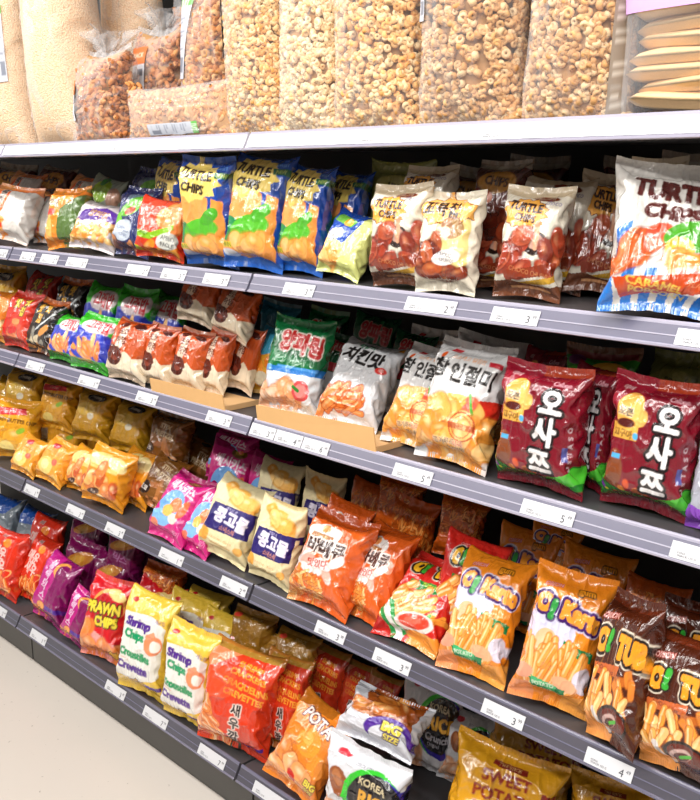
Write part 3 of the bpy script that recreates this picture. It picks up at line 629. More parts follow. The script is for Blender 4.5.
def d_banana():
    s = A(.2, .25, 'D8222E'); Y = s.Y
    s.ell(60, 40, 36, 26, 'F0B060', -10); s.ell(58, 46, 34, 24, 'C81E2C', -10); s.ell(70, 22, 20, 9, 'F4D890', 10)
    s.poly([(0, 70), (26, 62), (40, 80), (100, 96), (100, Y), (0, Y)], 'F2AEA8')
    s.T('PRAWN', 50, 46, 23, 'F3DC48', -4, out='3A2A14', ow=2.0, bold=1.4); s.T('CHIPS', 62, 64, 20, 'F3DC48', -4, out='3A2A14', ow=2.0, bold=1.4)
    s.blobs(14, [(0, 86), (30, 70), (50, 92), (100, 100), (100, Y - 4), (0, Y - 4)], 15, 12, ['F39A52', 'F4AC70', 'EE8A40'], 'E06A34', hi='FBCFA0'); s.burst(84, 112, 16, 9, 9, 'DCA83A', .75, '5A3A14'); s.mott(.06); return s
def d_shrimp_yellow():
    s = A(.2, .3, 'EBC74C'); Y = s.Y
    s.poly([(4, 34), (60, 28), (90, 40), (92, 112), (60, 124), (2, 128)], 'EDEBE4'); s.ell(30, 20, 28, 10, 'F2D268'); s.ell(14, 14, 7, 4, 'C82A2A')
    s.T('새우칩', 78, 33, 8, '7A4A9A', 0, bold=.4)
    s.T('Shrimp', 40, 46, 18, '5A2A94', 0, bold=1.5); s.T('Chips', 38, 63, 18, '19A06A', 0, bold=1.5); s.T('Croustilles', 44, 88, 16.5, '17995F', 0, bold=1.4, sx=.9); s.T('Crevette', 42, 107, 18, '5A2A94', 0, bold=1.5, sx=.95)
    s.ell(74, 66, 16, 14, 'EE9468'); s.ell(78, 67, 9, 8, 'EFEAE0'); s.stroke([(62, 58), (72, 52)], 3.5, 'F0A47E'); s.T('Saveur de', 26, 97, 5, 'E08060', bold=.3); s.T('Flavour', 66, 56, 5, 'E08060', bold=.2)
    s.burst(52, 132, 20, 9, 9, 'C89A2E', .75, '4A3414'); s.T('BIG', 52, 132, 9, '3A2A14', bold=.6); s.rect(66, 126, 96, 133, '5A2A94'); s.mott(.05); return s
def d_shrimp_red():
    s = A(.2, .27, 'DC4420'); Y = s.Y
    s.rect(0, 0, 100, 9, 'B88A3A'); s.poly([(0, 9), (40, 9), (16, 30), (0, 40)], 'E89060')
    for t, y in (('SHRIMP', 22), ('CRACKERS', 33), ('CRAQUELINS', 47), ('CREVETTES', 58)): s.T(t, 62, y, 11.5, 'F0A83C', 4, bold=.7)
    s.ell(26, 50, 24, 20, 'EE6A40', a=.5); s.sticks(34, [(0, 78), (20, 80), (44, Y - 4), (0, Y - 2)], 24, 3.6, ['F0A060', 'F4B47C', 'EA8E48'], 'C85A28', (100, 160), hi='FCDAB0')
    for i, c in enumerate('새우깡'): s.T(c, 56, 76 + i * 17, 17, '2A1A18', 0, out='EADAD0', ow=1.6, bold=.9)
    s.burst(50, 126, 19, 9, 9, 'C89A2E', .75, '4A3414'); s.T('BIG', 50, 126, 9, '3A2A14', bold=.6); s.rect(66, 118, 98, 124, '5A2A94'); s.mott(.07); return s
def d_gold():
    s = A(.2, .26, 'A87A28'); s.rect(0, 0, 100, 7, 'C89A48'); s.T('SNACK', 60, 14, 10, 'D8C088', bold=.3); s.ell(14, 16, 9, 6, 'D84A38'); s.ell(70, 36, 24, 12, 'B88A3A'); s.mott(.16); return s
def d_potato_orange():
    s = A(.2, .25, 'E58A30'); Y = s.Y
    s.poly([(0, 0), (60, 0), (60, 14), (0, 18)], 'B06A20'); s.T('POTA', 46, 26, 24, 'F2DAD0', 8, out='5A2A30', ow=2, bold=.6)
    s.ell(50, 54, 19, 17, 'EFA03A', 20); s.ell(78, 74, 16, 14, 'EE983A'); s.ell(46, 50, 9, 7, 'F6B65C', 20)
    s.blobs(10, [(4, 78), (50, 74), (80, 100), (40, 118), (4, 110)], 17, 11, ['F0A868', 'F4B880', 'E89650'], 'B05A28', (10, 50), hi='FBDDB8', p=4); s.T('BIG', 78, 98, 14, 'F0DC4A', 4, out='6A3A1A', ow=1.4, bold=.8); s.T('SIZE', 80, 108, 9, 'F0DC4A', 4, out='6A3A1A', ow=1.2, bold=.5); s.ell(48, 102, 10, 5, 'C83428', 40); s.mott(.06); return s
def d_rice():
    s = A(.23, .25, 'DCDCE0'); Y = s.Y
    s.ell(20, 10, 9, 4.5, 'D83A4A'); s.T('CROUSTIRIZ', 52, 14, 5, '8A8A94', 0, bold=.2); s.ell(26, 42, 11, 16, '9A5A34', -35); s.ell(24, 38, 5, 9, 'B87A50', -35)
    s.ell(68, 46, 36, 34, '3FC83A'); s.ell(74, 49, 35, 33, '3A2A9A'); s.ell(70, 46, 31, 30, '1E1C22')
    s.T('KOREA', 64, 28, 11, 'E8D8B0', 0, bold=.5); s.T('RICE', 70, 44, 21, 'E0A83A', 0, bold=1.2); s.T('Crunch', 68, 59, 13, 'D8D4DC', 0, bold=.6); s.T('Original', 64, 68, 6, 'D8D4DC', 0, bold=.2)
    s.blobs(12, box(2, 74, 40, 104), 13, 10, ['F0BE98', 'F4CCAC', 'EAB088'], 'D8946A', hi='FBE8D8'); s.mott(.03); return s
def d_rice_big():
    s = A(.23, .18, 'DADAE0'); s.poly([(14, 0), (96, 0), (92, 52), (40, 46)], 'A85A22'); s.blobs(9, box(24, 6, 88, 40), 15, 8, ['C87830', 'A8581E', 'DC9848'], '6A3210', (-30, 60), hi='F0C080')
    s.ell(70, 58, 32, 20, '5A2A9A'); s.ell(72, 66, 28, 18, 'DADAE0'); s.T('BIG', 70, 50, 17, 'F0DC5A', 0, out='3A1A5A', ow=1.8, bold=1.1); s.T('SIZE', 72, 62, 11, 'F0DC5A', 0, out='3A1A5A', ow=1.5, bold=.7); s.mott(.04); return s
def d_sweet_potato():
    s = A(.24, .25, 'D9A025'); Y = s.Y
    s.rect(34, 10, 66, 16, '8A2A20'); s.T('THE STICK', 50, 13, 5, 'F0D090', bold=.2)
    s.T('SWEET', 50, 25, 15, '93301E', -4, bold=.9); s.T('POTATO', 52, 39, 15, '93301E', -4, bold=.9); s.T('STICKS', 48, 53, 15, '93301E', -4, bold=.9); s.poly([(80, 24), (100, 26), (98, 40), (80, 36)], '93301E'); s.T('PLUS', 89, 32, 6, 'F0C070', bold=.3)
    s.sticks(20, box(10, 76, 90, 100), 26, 3, ['E8A838', 'F0BC58'], 'B87A1E', (20, 160)); s.mott(.07); return s
def d_blue_grey():
    s = A(.2, .22, '7E8A94'); s.poly([(0, 0), (100, 0), (60, 30), (0, 34)], '1E56A8'); s.ell(50, 60, 34, 20, '9CA6AE'); s.mott(.12); return s
def d_dark_brown():
    s = A(.19, .24, '5E2A20'); s.rect(0, 0, 100, 8, 'A8A090'); s.ell(50, 30, 34, 16, 'C8923A'); s.T('CHIPS', 50, 30, 18, '3A1A12', 6, bold=1); s.blobs(16, box(0, 50, 100, 120), 16, 9, BRN, '3A140E', hi='A8603E'); s.mott(.15); return s
def d_yellow_black():
    s = A(.19, .22, 'D9A62A'); s.rect(0, 0, 100, 6, 'C08E22'); s.ell(56, 20, 26, 10, '3A2A20'); s.T('honey', 56, 20, 13, 'D8D0C0', 6, bold=.5); s.ell(40, 48, 24, 14, 'EBC45A'); s.ell(56, 62, 9, 7, 'E8E0C8'); s.mott(.12); return s
def d_noodle_orange():
    s = A(.2, .24, 'D2661E'); s.sticks(150, box(0, 10, 100, 70), 12, 1.8, ['E88A3A', 'D8742A', 'F0A458', 'B85A1C'], '7A3410', (0, 180)); s.rect(0, 0, 100, 12, 'C8601C'); s.mott(.12); return s
def d_magenta_dark():
    s = A(.19, .22, '86145E'); s.ell(50, 30, 34, 12, 'D8903A', -20); s.ell(44, 32, 18, 7, 'E8B04A', -20); s.T('믹스', 50, 60, 24, 'B878A8', 6, bold=.8); s.mott(.15); return s
# ------------------------------------------------------------------ the setting
XL, XR = -4.35, .25
SZ = {'A': 1.746, 'B': 1.418, 'C': 1.063, 'D': .6225, 'E': .131}      # lower edge of each price rail
SY = {'A': 1.451, 'B': 1.451, 'C': 1.443, 'D': 1.431, 'E': 1.371}
DEEP = 1.93
fl = boxmesh('floor', [(-7, 5, -4, 4, -.05, 0)])
fm = mat('beige_floor_tile', (.62, .56, .50), .35, noise=(3, .03)); fl.materials.append(fm)
nt = fm.node_tree; b = nt.nodes['Principled BSDF']; tc = nt.nodes.new('ShaderNodeTexCoord')
vo = nt.nodes.new('ShaderNodeTexNoise'); vo.inputs['Scale'].default_value = 55; vo.inputs['Detail'].default_value = 3
rp = nt.nodes.new('ShaderNodeValToRGB'); rp.color_ramp.elements[0].position = .26; rp.color_ramp.elements[0].color = (.30, .27, .24, 1)
rp.color_ramp.elements[1].position = .31; rp.color_ramp.elements[1].color = (1, 1, 1, 1)
mx = nt.nodes.new('ShaderNodeMix'); mx.data_type = 'RGBA'; mx.blend_type = 'MULTIPLY'; mx.inputs[0].default_value = .6
src_ = b.inputs['Base Color'].links[0].from_socket
nt.links.new(tc.outputs['Object'], vo.inputs['Vector']); nt.links.new(vo.outputs['Fac'], rp.inputs['Fac'])
nt.links.new(src_, mx.inputs[6]); nt.links.new(rp.outputs['Color'], mx.inputs[7]); nt.links.new(mx.outputs[2], b.inputs['Base Color'])
tag(link('floor', fl), kind='structure')
for nm_, bx_, c_ in (('ceiling', (-7, 5, -4, 4, 3.3, 3.35), (.6, .59, .57)), ('wall_back', (-7, 5, 3.9, 4, 0, 3.3), (.5, .48, .45)), ('wall_front', (-7, 5, -4, -3.9, 0, 3.3), (.42, .38, .35))):
    me_ = boxmesh(nm_, [bx_]); me_.materials.append(mat(nm_ + '_paint', c_, .8)); tag(link(nm_, me_), kind='structure')
JX = [XL, -3.06, -1.815, -.56, XR]
MODL = ['far left', 'left', 'middle', 'right']
NAMES = {'A': 'top', 'B': 'second', 'C': 'third', 'D': 'fourth', 'E': 'bottom'}
gap = .0045
for i in range(4):
    x0, x1 = JX[i] + gap, JX[i + 1] - gap
    if i == 3: x1 = XR
    for k in 'ABCDE':
        z, y = SZ[k], SY[k]
        t = bpy.data.objects.new('shelf', None); COL.objects.link(t); t.location = ((x0 + x1) / 2, y + .02, z)
        tag(t, '%s dark shelf of the %s display section with its slanted price rail' % (NAMES[k], MODL[i]), 'shelf', 'shelf boards of the display')
        c = Vector(t.location)
        a0, a1 = x0 - c.x, x1 - c.x
        bd = boxmesh('board', [(a0, a1, .004, DEEP - c.y, .008, .036)]); bd.materials.append(M['board'] if k != 'A' else M['under']); link('board', bd, t)
        # slanted rail: leans back towards the top, with a lip above and a bead below
        pr = [(-.020, .0), (-.0225, .0015), (-.0225, .005), (-.0185, .0065), (-.003, .036), (-.002, .0395), (.000, .042), (.0035, .042), (.0035, .0), ]
        rl = extrude('price_rail', pr, a0, a1, (M['rail_white'] if k == 'A' else M['rail'] if k in 'BC' else M['rail_dark'], M['edge'] if k in 'ABC' else M['rail']), {0: 1, 1: 1, 2: 1, 4: 1, 5: 1, 6: 1}); ro = link('price_rail', rl, t)  # two lowest rails: face and edges in darker tones, dimness painted in
        if k == 'A':
            st = extrude('paper_strip', [(-.0190, .0075), (-.0195, .0078), (-.0052, .0335), (-.0047, .0332)], a0 + .01, a1 - .01, (mat('white_paper', (.9, .9, .92), .5),)); link('paper_strip', st, ro)
        else:
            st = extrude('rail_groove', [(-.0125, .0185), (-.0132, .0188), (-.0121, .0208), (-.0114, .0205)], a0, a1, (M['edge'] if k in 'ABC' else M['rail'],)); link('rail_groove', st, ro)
    kp = boxmesh('plinth_panel', [(x0 + .02, x1 + .02, 1.415, 1.44, 0, .130)]); kp.materials.append(M['kick'])
    tag(link('plinth_panel', kp), 'dark grey kick panel below the bottom shelf of the %s section' % MODL[i], 'kick panel', 'kick panels')
bk = boxmesh('back_panel', [(XL, XR, DEEP, DEEP + .03, 0, 2.35)]); bk.materials.append(M['back'])
tag(link('back_panel', bk), 'dark back panel behind all the shelves', 'panel')

# ------------------------------------------------------------------ price tags in the rails
TAGS = {'A': [(-2.812, -2.701, ''), (-2.402, -2.301, ''), (-1.445, -1.347, ''), (-1.135, -1.047, '')],
'B': [(-3.139, -3.08, '3'), (-2.982, -2.888, '2'), (-2.848, -2.74, '2'), (-2.685, -2.568, '3'), (-2.352, -2.243, '2'), (-2.181, -2.073, '3'), (-1.995, -1.893, '3'), (-1.687, -1.585, '3'), (-1.309, -1.179, '2'), (-1.092, -.987, '3'), (-.723, -.61, '3')],
'C': [(-2.982, -2.866, '2'), (-2.644, -2.527, '1'), (-2.322, -2.221, '3'), (-1.991, -1.89, '3'), (-1.81, -1.719, '3'), (-1.716, -1.622, '4'), (-1.619, -1.531, '6'), (-1.33, -1.224, '5'), (-1.001, -.887, '5'), (-.699, -.59, '5')],
'D': [(-3.043, -2.943, '1'), (-2.754, -2.647, '3'), (-2.515, -2.413, '3'), (-2.223, -2.111, '1'), (-1.938, -1.83, '2'), (-1.566, -1.467, '3'), (-1.374, -1.265, '3'), (-1.067, -.966, '3'), (-.827, -.73, '4')],
'E': [(-3.236, -3.148, '2'), (-2.959, -2.852, '1'), (-2.468, -2.359, '3'), (-2.256, -2.137, '7'), (-1.983, -1.866, '7'), (-1.744, -1.625, '3')]}
UNDER = {'A': ['below the puffed rice sacks', 'below the lying bag of puffs', 'below the middle ring puff sack', 'below the popcorn sack with a label'],
'B': ['at the far left end', 'under the far left white bag', 'under the white bag, second of its cluster', 'under the half green bag', 'under the navy bag', 'under the apero bag', 'left of the shelf joint', 'right of the shelf joint', 'under the Korean star bag', 'under the front choco chips bag', 'under the caramel popcorn bag'],
'C': ['under the black graffiti bag', 'under the green and blue bags', 'under the leftmost brown and cream bag', 'left of the shelf joint below cardboard', 'just right of the shelf joint', 'second right of the shelf joint', 'third right of the shelf joint', 'under the left round stamp bag', 'under the left dark red bag', 'under the right dark red bag'],
'D': ['under the left small yellow pack', 'under the front choco stick bag', 'under the brown pretzel bag', 'under the hot pink bags', 'under the left cream bag', 'under the orange cloud bag', 'under the red tube bag', 'between the two potato stick bags', 'under the overhanging brown tube bag'],
'E': ['at the far left end', 'under the left magenta bag', 'under the prawn chips bag', 'under the left shrimp chips bag', 'under the shrimp crackers bag', 'under the slumped orange bag']}
WH = mat('price_tag_paper', (.62, .62, .64), .5); INK = mat('price_tag_ink', (.04, .04, .05), .6)
import itertools
def rail_pt(k, x, t, off):
    """point on the slanted rail face: t = 0 at the bottom, 1 at the top"""
    dy, dz = .0155, .0295; L = math.hypot(dy, dz)
    y = SY[k] + .0015 + dy * t; z = SZ[k] + .0065 + dz * t
    return (x, y - dz / L * off, z + dy / L * off)
for k, lst in TAGS.items():
    for (xa, xb, dig), und in zip(lst, UNDER[k]):
        bm = bmesh.new(); xc = (xa + xb) / 2; base = Vector(rail_pt(k, xc, 0, 0))
        vs = []
        lo, hi = (-.02, .84) if k != 'A' else (.2, .8)
        for off in (.0012, .0026):
            vs += [bm.verts.new(Vector(rail_pt(k, x, t, off)) - base) for x, t in ((xa, lo), (xb, lo), (xb, hi), (xa, hi))]
        for f in ((4, 5, 6, 7), (3, 2, 1, 0), (0, 1, 5, 4), (1, 2, 6, 5), (2, 3, 7, 6), (3, 0, 4, 7)): bm.faces.new([vs[i] for i in f])
        def ink(s_, x, t, size):
            co, tr = text_tris(s_)
            vv = [bm.verts.new(Vector(rail_pt(k, x + p[0] * size, t + p[1] * size / .0333, .0030)) - base) for p in co]
            for a_, b_, c_ in tr:
                try: f = bm.faces.new((vv[a_], vv[b_], vv[c_])); f.material_index = 1
                except ValueError: pass
        if dig:
            ink(dig, xb - .022, .30, .020); ink('99' if dig in '37' else '49', xb - .009, .46, .009)
        ink('SNACK 125 G', xa + .030, .16, .0055); ink('KOREA', xa + .020, .30, .0045)
        me = bpy.data.meshes.new('price_tag'); bm.to_mesh(me); bm.free(); me.materials.append(WH); me.materials.append(INK)
        o = link('price_tag', me); o.location = base
        tag(o, 'white price tag in the %s shelf rail %s' % (NAMES[k], und), 'price tag', 'price tags in the %s rail' % NAMES[k])

# ------------------------------------------------------------------ cardboard display trays
for x0, x1, h0, h1, lab in ((-2.265, -1.93, .040, .044, 'left tan cardboard tray front holding brown and cream bags'), (-1.80, -1.395, .042, .058, 'right tan cardboard tray holding the green and white bag and the stick bag')):
    zc = 1.1; y0, y1 = 1.462, 1.60; xc = (x0 + x1) / 2; t_ = .003
    t = bpy.data.objects.new('cardboard_tray', None); COL.objects.link(t); t.location = (xc, y0, zc); tag(t, lab, 'cardboard tray', 'cardboard display trays')
    a0, a1 = x0 - xc, x1 - xc
    bm = bmesh.new(); vs = [bm.verts.new(v) for v in ((a0, 0, 0), (a1, 0, 0), (a1 - .003, -.006, h1), (a0 + .002, -.006, h0), (a0, t_, 0), (a1, t_, 0), (a1 - .003, t_ - .006, h1), (a0 + .002, t_ - .006, h0))]
    for f in ((0, 1, 2, 3), (7, 6, 5, 4), (3, 2, 6, 7), (1, 5, 6, 2), (0, 3, 7, 4), (0, 4, 5, 1)): bm.faces.new([vs[i] for i in f])
    me = bpy.data.meshes.new('front_panel'); bm.to_mesh(me); bm.free(); me.materials.append(M['card']); link('front_panel', me, t)
    me = boxmesh('base_and_sides', [(a0, a1, t_, y1 - y0, 0, .002), (a0, a0 + t_, t_, y1 - y0, .002, .014), (a1 - t_, a1, t_, y1 - y0, .002, .014)]); me.materials.append(M['cardedge']); link('side_panel', me, t)

# ------------------------------------------------------------------ clear sacks of puffed snacks on the top shelf
FILM = bpy.data.materials.new('clear_film'); FILM.use_nodes = True; nt = FILM.node_tree; nt.nodes.clear()
out = nt.nodes.new('ShaderNodeOutputMaterial'); tr = nt.nodes.new('ShaderNodeBsdfTransparent'); gl = nt.nodes.new('ShaderNodeBsdfPrincipled')
gl.inputs['Base Color'].default_value = (.92, .92, .94, 1); gl.inputs['Roughness'].default_value = .16
lw = nt.nodes.new('ShaderNodeLayerWeight'); lw.inputs['Blend'].default_value = .42
mr_ = nt.nodes.new('ShaderNodeMapRange'); mr_.inputs[3].default_value = .05; mr_.inputs[4].default_value = .42
ms = nt.nodes.new('ShaderNodeMixShader'); nz = nt.nodes.new('ShaderNodeTexNoise'); nz.inputs['Scale'].default_value = 22; nz.noise_type = 'RIDGED_MULTIFRACTAL'; nz.inputs['Detail'].default_value = 2
tc = nt.nodes.new('ShaderNodeTexCoord'); bp = nt.nodes.new('ShaderNodeBump'); bp.inputs['Strength'].default_value = .5; bp.inputs['Distance'].default_value = .006
L_ = nt.links.new
L_(tc.outputs['Object'], nz.inputs['Vector']); L_(nz.outputs['Fac'], bp.inputs['Height']); L_(bp.outputs['Normal'], gl.inputs['Normal']); L_(bp.outputs['Normal'], lw.inputs['Normal'])
L_(lw.outputs['Facing'], mr_.inputs['Value']); L_(mr_.outputs[0], ms.inputs[0]); L_(tr.outputs[0], ms.inputs[1]); L_(gl.outputs[0], ms.inputs[2]); L_(ms.outputs[0], out.inputs[0])
PUFF = printed('puffed_snack', .7, 0, .3)
FINE = mat('puffed_rice', (.80, .52, .27), .8)
nt = FINE.node_tree; b = nt.nodes['Principled BSDF']; tc = nt.nodes.new('ShaderNodeTexCoord'); v = nt.nodes.new('ShaderNodeTexVoronoi'); v.inputs['Scale'].default_value = 210
cr = nt.nodes.new('ShaderNodeValToRGB'); cr.color_ramp.elements[0].color = (.93, .74, .52, 1); cr.color_ramp.elements[1].color = (.80, .50, .29, 1); cr.color_ramp.elements[1].position = .9
bp = nt.nodes.new('ShaderNodeBump'); bp.inputs['Strength'].default_value = .8; bp.inputs['Distance'].default_value = .004; bp.invert = True
nt.links.new(tc.outputs['Object'], v.inputs['Vector']); nt.links.new(v.outputs['Distance'], cr.inputs[0]); nt.links.new(cr.outputs[0], b.inputs['Base Color']); nt.links.new(v.outputs['Distance'], bp.inputs['Height']); nt.links.new(bp.outputs['Normal'], b.inputs['Normal'])
CORE = mat('inner_puffs', (.50, .27, .11), .9)

def sample(P, u, v):
    Mr, C2 = P.shape[:2]; N = C2 // 2
    Wv = cubic_mat(np.asarray(v) * (Mr - 1), Mr, False); Wu = cubic_mat((np.asarray(u) * N - .5) % C2, C2, True)
    return np.einsum('njk,nj->nk', np.tensordot(Wv, P, 1), Wu)
def unit_puff(kind):
    if kind == 'ring':
        v, f = [], []; n, m = 9, 6
        for i in range(n):
            for j in range(m):
                a, b_ = 2 * math.pi * i / n, 2 * math.pi * j / m; r = .31 + .29 * math.cos(b_)
                v.append((r * math.cos(a) * 1.0, r * math.sin(a), .42 * math.sin(b_) + .12 * math.cos(b_)))
                f.append((i * m + j, ((i + 1) % n) * m + j, ((i + 1) % n) * m + (j + 1) % m, i * m + (j + 1) % m))
        return np.array(v), np.array(f)
    v, f = [], []; n, m = 6, 7          # curl: a short bent tube with rounded ends
    for i in range(n):
        a = (i / (n - 1) - .5) * 2.1; r = .34 * math.sqrt(max(.08, 1 - (2 * i / (n - 1) - 1) ** 4))
        for j in range(m):
            b_ = 2 * math.pi * j / m
            v.append(((.55 + r * math.cos(b_)) * math.cos(a) - .5, (.72 + r * math.cos(b_)) * math.sin(a), r * math.sin(b_)))
            if i < n - 1: f.append((i * m + j, i * m + (j + 1) % m, (i + 1) * m + (j + 1) % m, (i + 1) * m + j))
    return np.array(v), np.array(f)
def puffs_mesh(P, w_, h_, kind, size, n, cols, seed):
    rng = np.random.default_rng(seed); u = rng.uniform(-.12, 1.12, n); v = rng.uniform(.05, .97, n) if kind != 'curl' else rng.uniform(.05, .93, n)
    e = .01; p = sample(P, u, v); du = sample(P, u + e, v) - p; dv = sample(P, u, np.clip(v + e, 0, 1)) - p
    S_ = np.array([w_, w_, h_]); p = p * S_; nn = np.cross(du * S_, dv * S_); nn /= np.linalg.norm(nn, axis=1, keepdims=True) + 1e-9
    pv, pf = unit_puff(kind); K = len(pv)
    V = np.empty((n, K, 3)); C = np.empty((n, K, 4), np.float32)
    cl = np.array([lin(c) for c in cols])
    for i in range(n):
        q = rng.normal(size=4); q /= np.linalg.norm(q)
        R = np.array(Vector(nn[i]).to_track_quat('Z', 'Y').to_matrix())
        R = R @ np.array(Euler(rng.normal(0, .7 if kind == 'ring' else 1.4, 3)).to_matrix())
        s_ = size * rng.uniform(.8, 1.2)
        V[i] = (pv * s_) @ R.T + p[i] - nn[i] * (size * .55 + rng.uniform(0, size * .45))
        c = cl[rng.integers(len(cl))] * rng.uniform(.85, 1.08); C[i, :, :3] = np.clip(c, 0, 1); C[i, :, 3] = 1
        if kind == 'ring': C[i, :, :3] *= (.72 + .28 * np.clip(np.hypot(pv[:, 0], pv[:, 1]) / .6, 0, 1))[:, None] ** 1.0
    F = (pf[None] + (np.arange(n) * K)[:, None, None]).reshape(-1, 4)
    me = bpy.data.meshes.new('puffs'); me.vertices.add(n * K); me.vertices.foreach_set('co', V.astype(np.float32).ravel())
    nf = len(F); me.loops.add(nf * 4); me.loops.foreach_set('vertex_index', F.ravel().astype(np.int32)); me.polygons.add(nf)
    me.polygons.foreach_set('loop_start', np.arange(0, nf * 4, 4, dtype=np.int32)); me.update(calc_edges=True); me.polygons.foreach_set('use_smooth', np.ones(nf, bool))
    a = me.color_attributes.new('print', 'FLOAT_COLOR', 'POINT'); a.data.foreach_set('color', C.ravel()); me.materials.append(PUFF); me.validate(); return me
def up(P, nr, ncl):
    Mr, C2 = P.shape[:2]; return np.einsum('ri,ijk,cj->rck', cubic_mat(np.linspace(0, Mr - 1, nr), Mr, False), P, cubic_mat(np.linspace(0, C2, ncl, endpoint=False), C2, True), optimize=True)
def sticker_art(kind):
    if kind == 'lilac':
        s = Art(.14, .10, 'D8A8E4', px=160); s.T('RICE CRACKERS 180 G', 50, 52, 9, '5A3A8A', 0, bold=.4); s.T('KOREAN SNACK', 50, 26, 14, '6A3A9A', 0, bold=.6); return s
    if kind == 'white':
        s = Art(.05, .13, 'C9CDD6', px=90); s.rect(0, 0, 100, 30, '6FBF5A'); s.T('PUFF', 50, 16, 32, 'F0F0E8', 0, bold=1.5)
        for i in range(14): s.rect(12, 50 + i * 14, 40 + (i * 37 % 50), 54 + i * 14, '8A90A0', .8)
        s.rect(55, 190, 90, 240, '6A7080', .8); return s
    if kind == 'dark':
        s = Art(.05, .15, '8C7C6C', px=90); s.rect(0, 0, 100, 70, 'B03024'); s.rect(0, 70, 100, 86, '2F9A62')
        for i in range(16): s.rect(14, 100 + i * 12, 50 + (i * 31 % 40), 104 + i * 12, 'C8BCAE', .8)
        return s
    s = Art(.07, .12, 'D4D6DC', px=100); s.rect(0, 0, 100, 60, 'D8763A'); s.T('SNACK', 50, 30, 26, 'F4E4C8', 0, bold=1.2)
    for i in range(9): s.rect(12, 76 + i * 10, 50 + (i * 41 % 36), 79 + i * 10, '7A8090', .8)
    s.rect(60, 76, 92, 100, '5A6070', .8); return s
def sticker(P, w_, h_, u0, u1, v0, v1, kind, parent, skew=0.):
    art = sticker_art(kind); nu, nv = 30, 44
    uu, vv = np.meshgrid(np.linspace(u0, u1, nu), np.linspace(v0, v1, nv)); uu = uu + skew * (vv - v0)
    e = .01; f = lambda a_, b_: sample(P, a_.ravel(), np.clip(b_.ravel(), 0, 1)) * np.array([w_, w_, h_])
    p = f(uu, vv); n_ = np.cross(f(uu + e, vv) - p, f(uu, vv + e) - p); n_ /= np.linalg.norm(n_, axis=1, keepdims=True) + 1e-9
    G = (p + n_ * .0022).reshape(nv, nu, 3)
    cx = (np.linspace(0, .999, nu) * art.W).astype(int); ry = (np.linspace(.999, 0, nv) * art.H).astype(int)
    me = grid_mesh('label_sticker', G, art.im[ry][:, cx], 0, nv - 1, cyc=False); me.materials.append(PAPER); return tag(link('label_sticker', me, parent), 'printed product label on the clear film')
CREAM = ['F0C88E', 'E8B470', 'F4D6A4', 'DFA25A']; TOAST = ['D08A46', 'C07634', 'DCA05C', 'E8B478']; PALE = ['F2D4A2', 'EDC48C', 'F6DEB8']; BROWN = ['B87038', 'A05C28', 'CC8448', 'D8985C']
SK = {}
def sack(x, y, w_, h_, kind, cols, label, stickers=(), roll=0, lean=0., yaw=0., var='sack', z=1.786, n=2300, size=.0138, group='clear sacks of puffed snacks', name='snack_sack', knot=False):
    t = bpy.data.objects.new(name, None); COL.objects.link(t); t.location = (x, y, z); t.rotation_euler = Matrix.Rotation(yaw, 4, 'Z').__matmul__(Matrix.Rotation(-lean, 4, 'X')).__matmul__(Matrix.Rotation(roll, 4, 'Y')).to_euler()
    tag(t, label, 'sack of puffs' if name == 'snack_sack' else 'bag of puffs', group)
    P = variant(var); asp = SPEC[var][0]; hs = h_ / asp; S_ = np.array([w_, w_, hs])
    key = (var, round(w_, 3), round(h_, 3), kind, tuple(cols))
    if key not in SK:
        G = up(P, 130, 110) + creases(var, 130, 110, np.linspace(0, 1, 130), P) * 1.6; f_ = grid_mesh('film', G * S_, None, 0, 129); f_.materials.append(FILM)
        c = up(P, 120, 100); mid = c.mean(1, keepdims=True); ins = .985 if kind == 'fine' else .78
        c = (mid + (c - mid) * ins)[2:-6]; 
        core = grid_mesh('filling', c * S_, None, 0, len(c) - 1); core.materials.append(FINE if kind == 'fine' else CORE)
        pm = None if kind == 'fine' else puffs_mesh(P, w_, hs, kind, size, n, cols, len(SK) + 3)
        SK[key] = (f_, core, pm)
    f_, core, pm = SK[key]
    link('film', f_, t); tag(link('filling', core, t), kind='stuff')
    if pm: tag(link('puffs', pm, t), kind='stuff')
    for (u0, u1, v0, v1, k_, *sk) in stickers: sticker(P, w_, hs, u0, u1, v0, v1, k_, t, sk[0] if sk else 0.)
    if knot:       # gathered and twisted top of the film
        rng = np.random.default_rng(int(x * -100)); v_, fc = [], []; n1, n2 = 16, 40; top = P[-1].mean(0) * S_
        for i in range(n1):
            q = i / (n1 - 1); r = w_ * (.30 * abs(q - .38) ** .8 + .05) * (1.0 if q < .38 else 1.25)
            for j in range(n2):
                a = 2 * math.pi * j / n2 + q * 1.4; rr = r * (1 + .34 * math.sin(a * 7 + q * 5) + .12 * math.sin(a * 13))
                v_.append((top[0] + rr * math.cos(a), top[1] + rr * math.sin(a) * .7 + .01 * q, top[2] - .035 + q * .085 + .01 * math.sin(a * 3)))
                if i < n1 - 1: fc.append((i * n2 + j, i * n2 + (j + 1) % n2, (i + 1) * n2 + (j + 1) % n2, (i + 1) * n2 + j))
        me = bpy.data.meshes.new('twisted_top'); me.from_pydata(v_, [], fc); me.polygons.foreach_set('use_smooth', [True] * len(fc)); me.materials.append(FILM); link('twisted_top', me, t)
    return t
sack(-3.22, 1.60, .30, .60, 'fine', PALE, 'clear sack of fine puffed rice at the far left of the top shelf', [(.66, .78, .42, .75, 'white')])
sack(-2.815, 1.575, .34, .62, 'fine', PALE, 'clear sack of fine puffed rice, second from the left, beside the twisted brown puffs', [(.06, .17, .40, .80, 'white')])
sack(-2.80, 1.82, .30, .62, 'fine', PALE, 'clear sack of fine puffed rice behind the twisted bags of brown puffs', yaw=-.1)
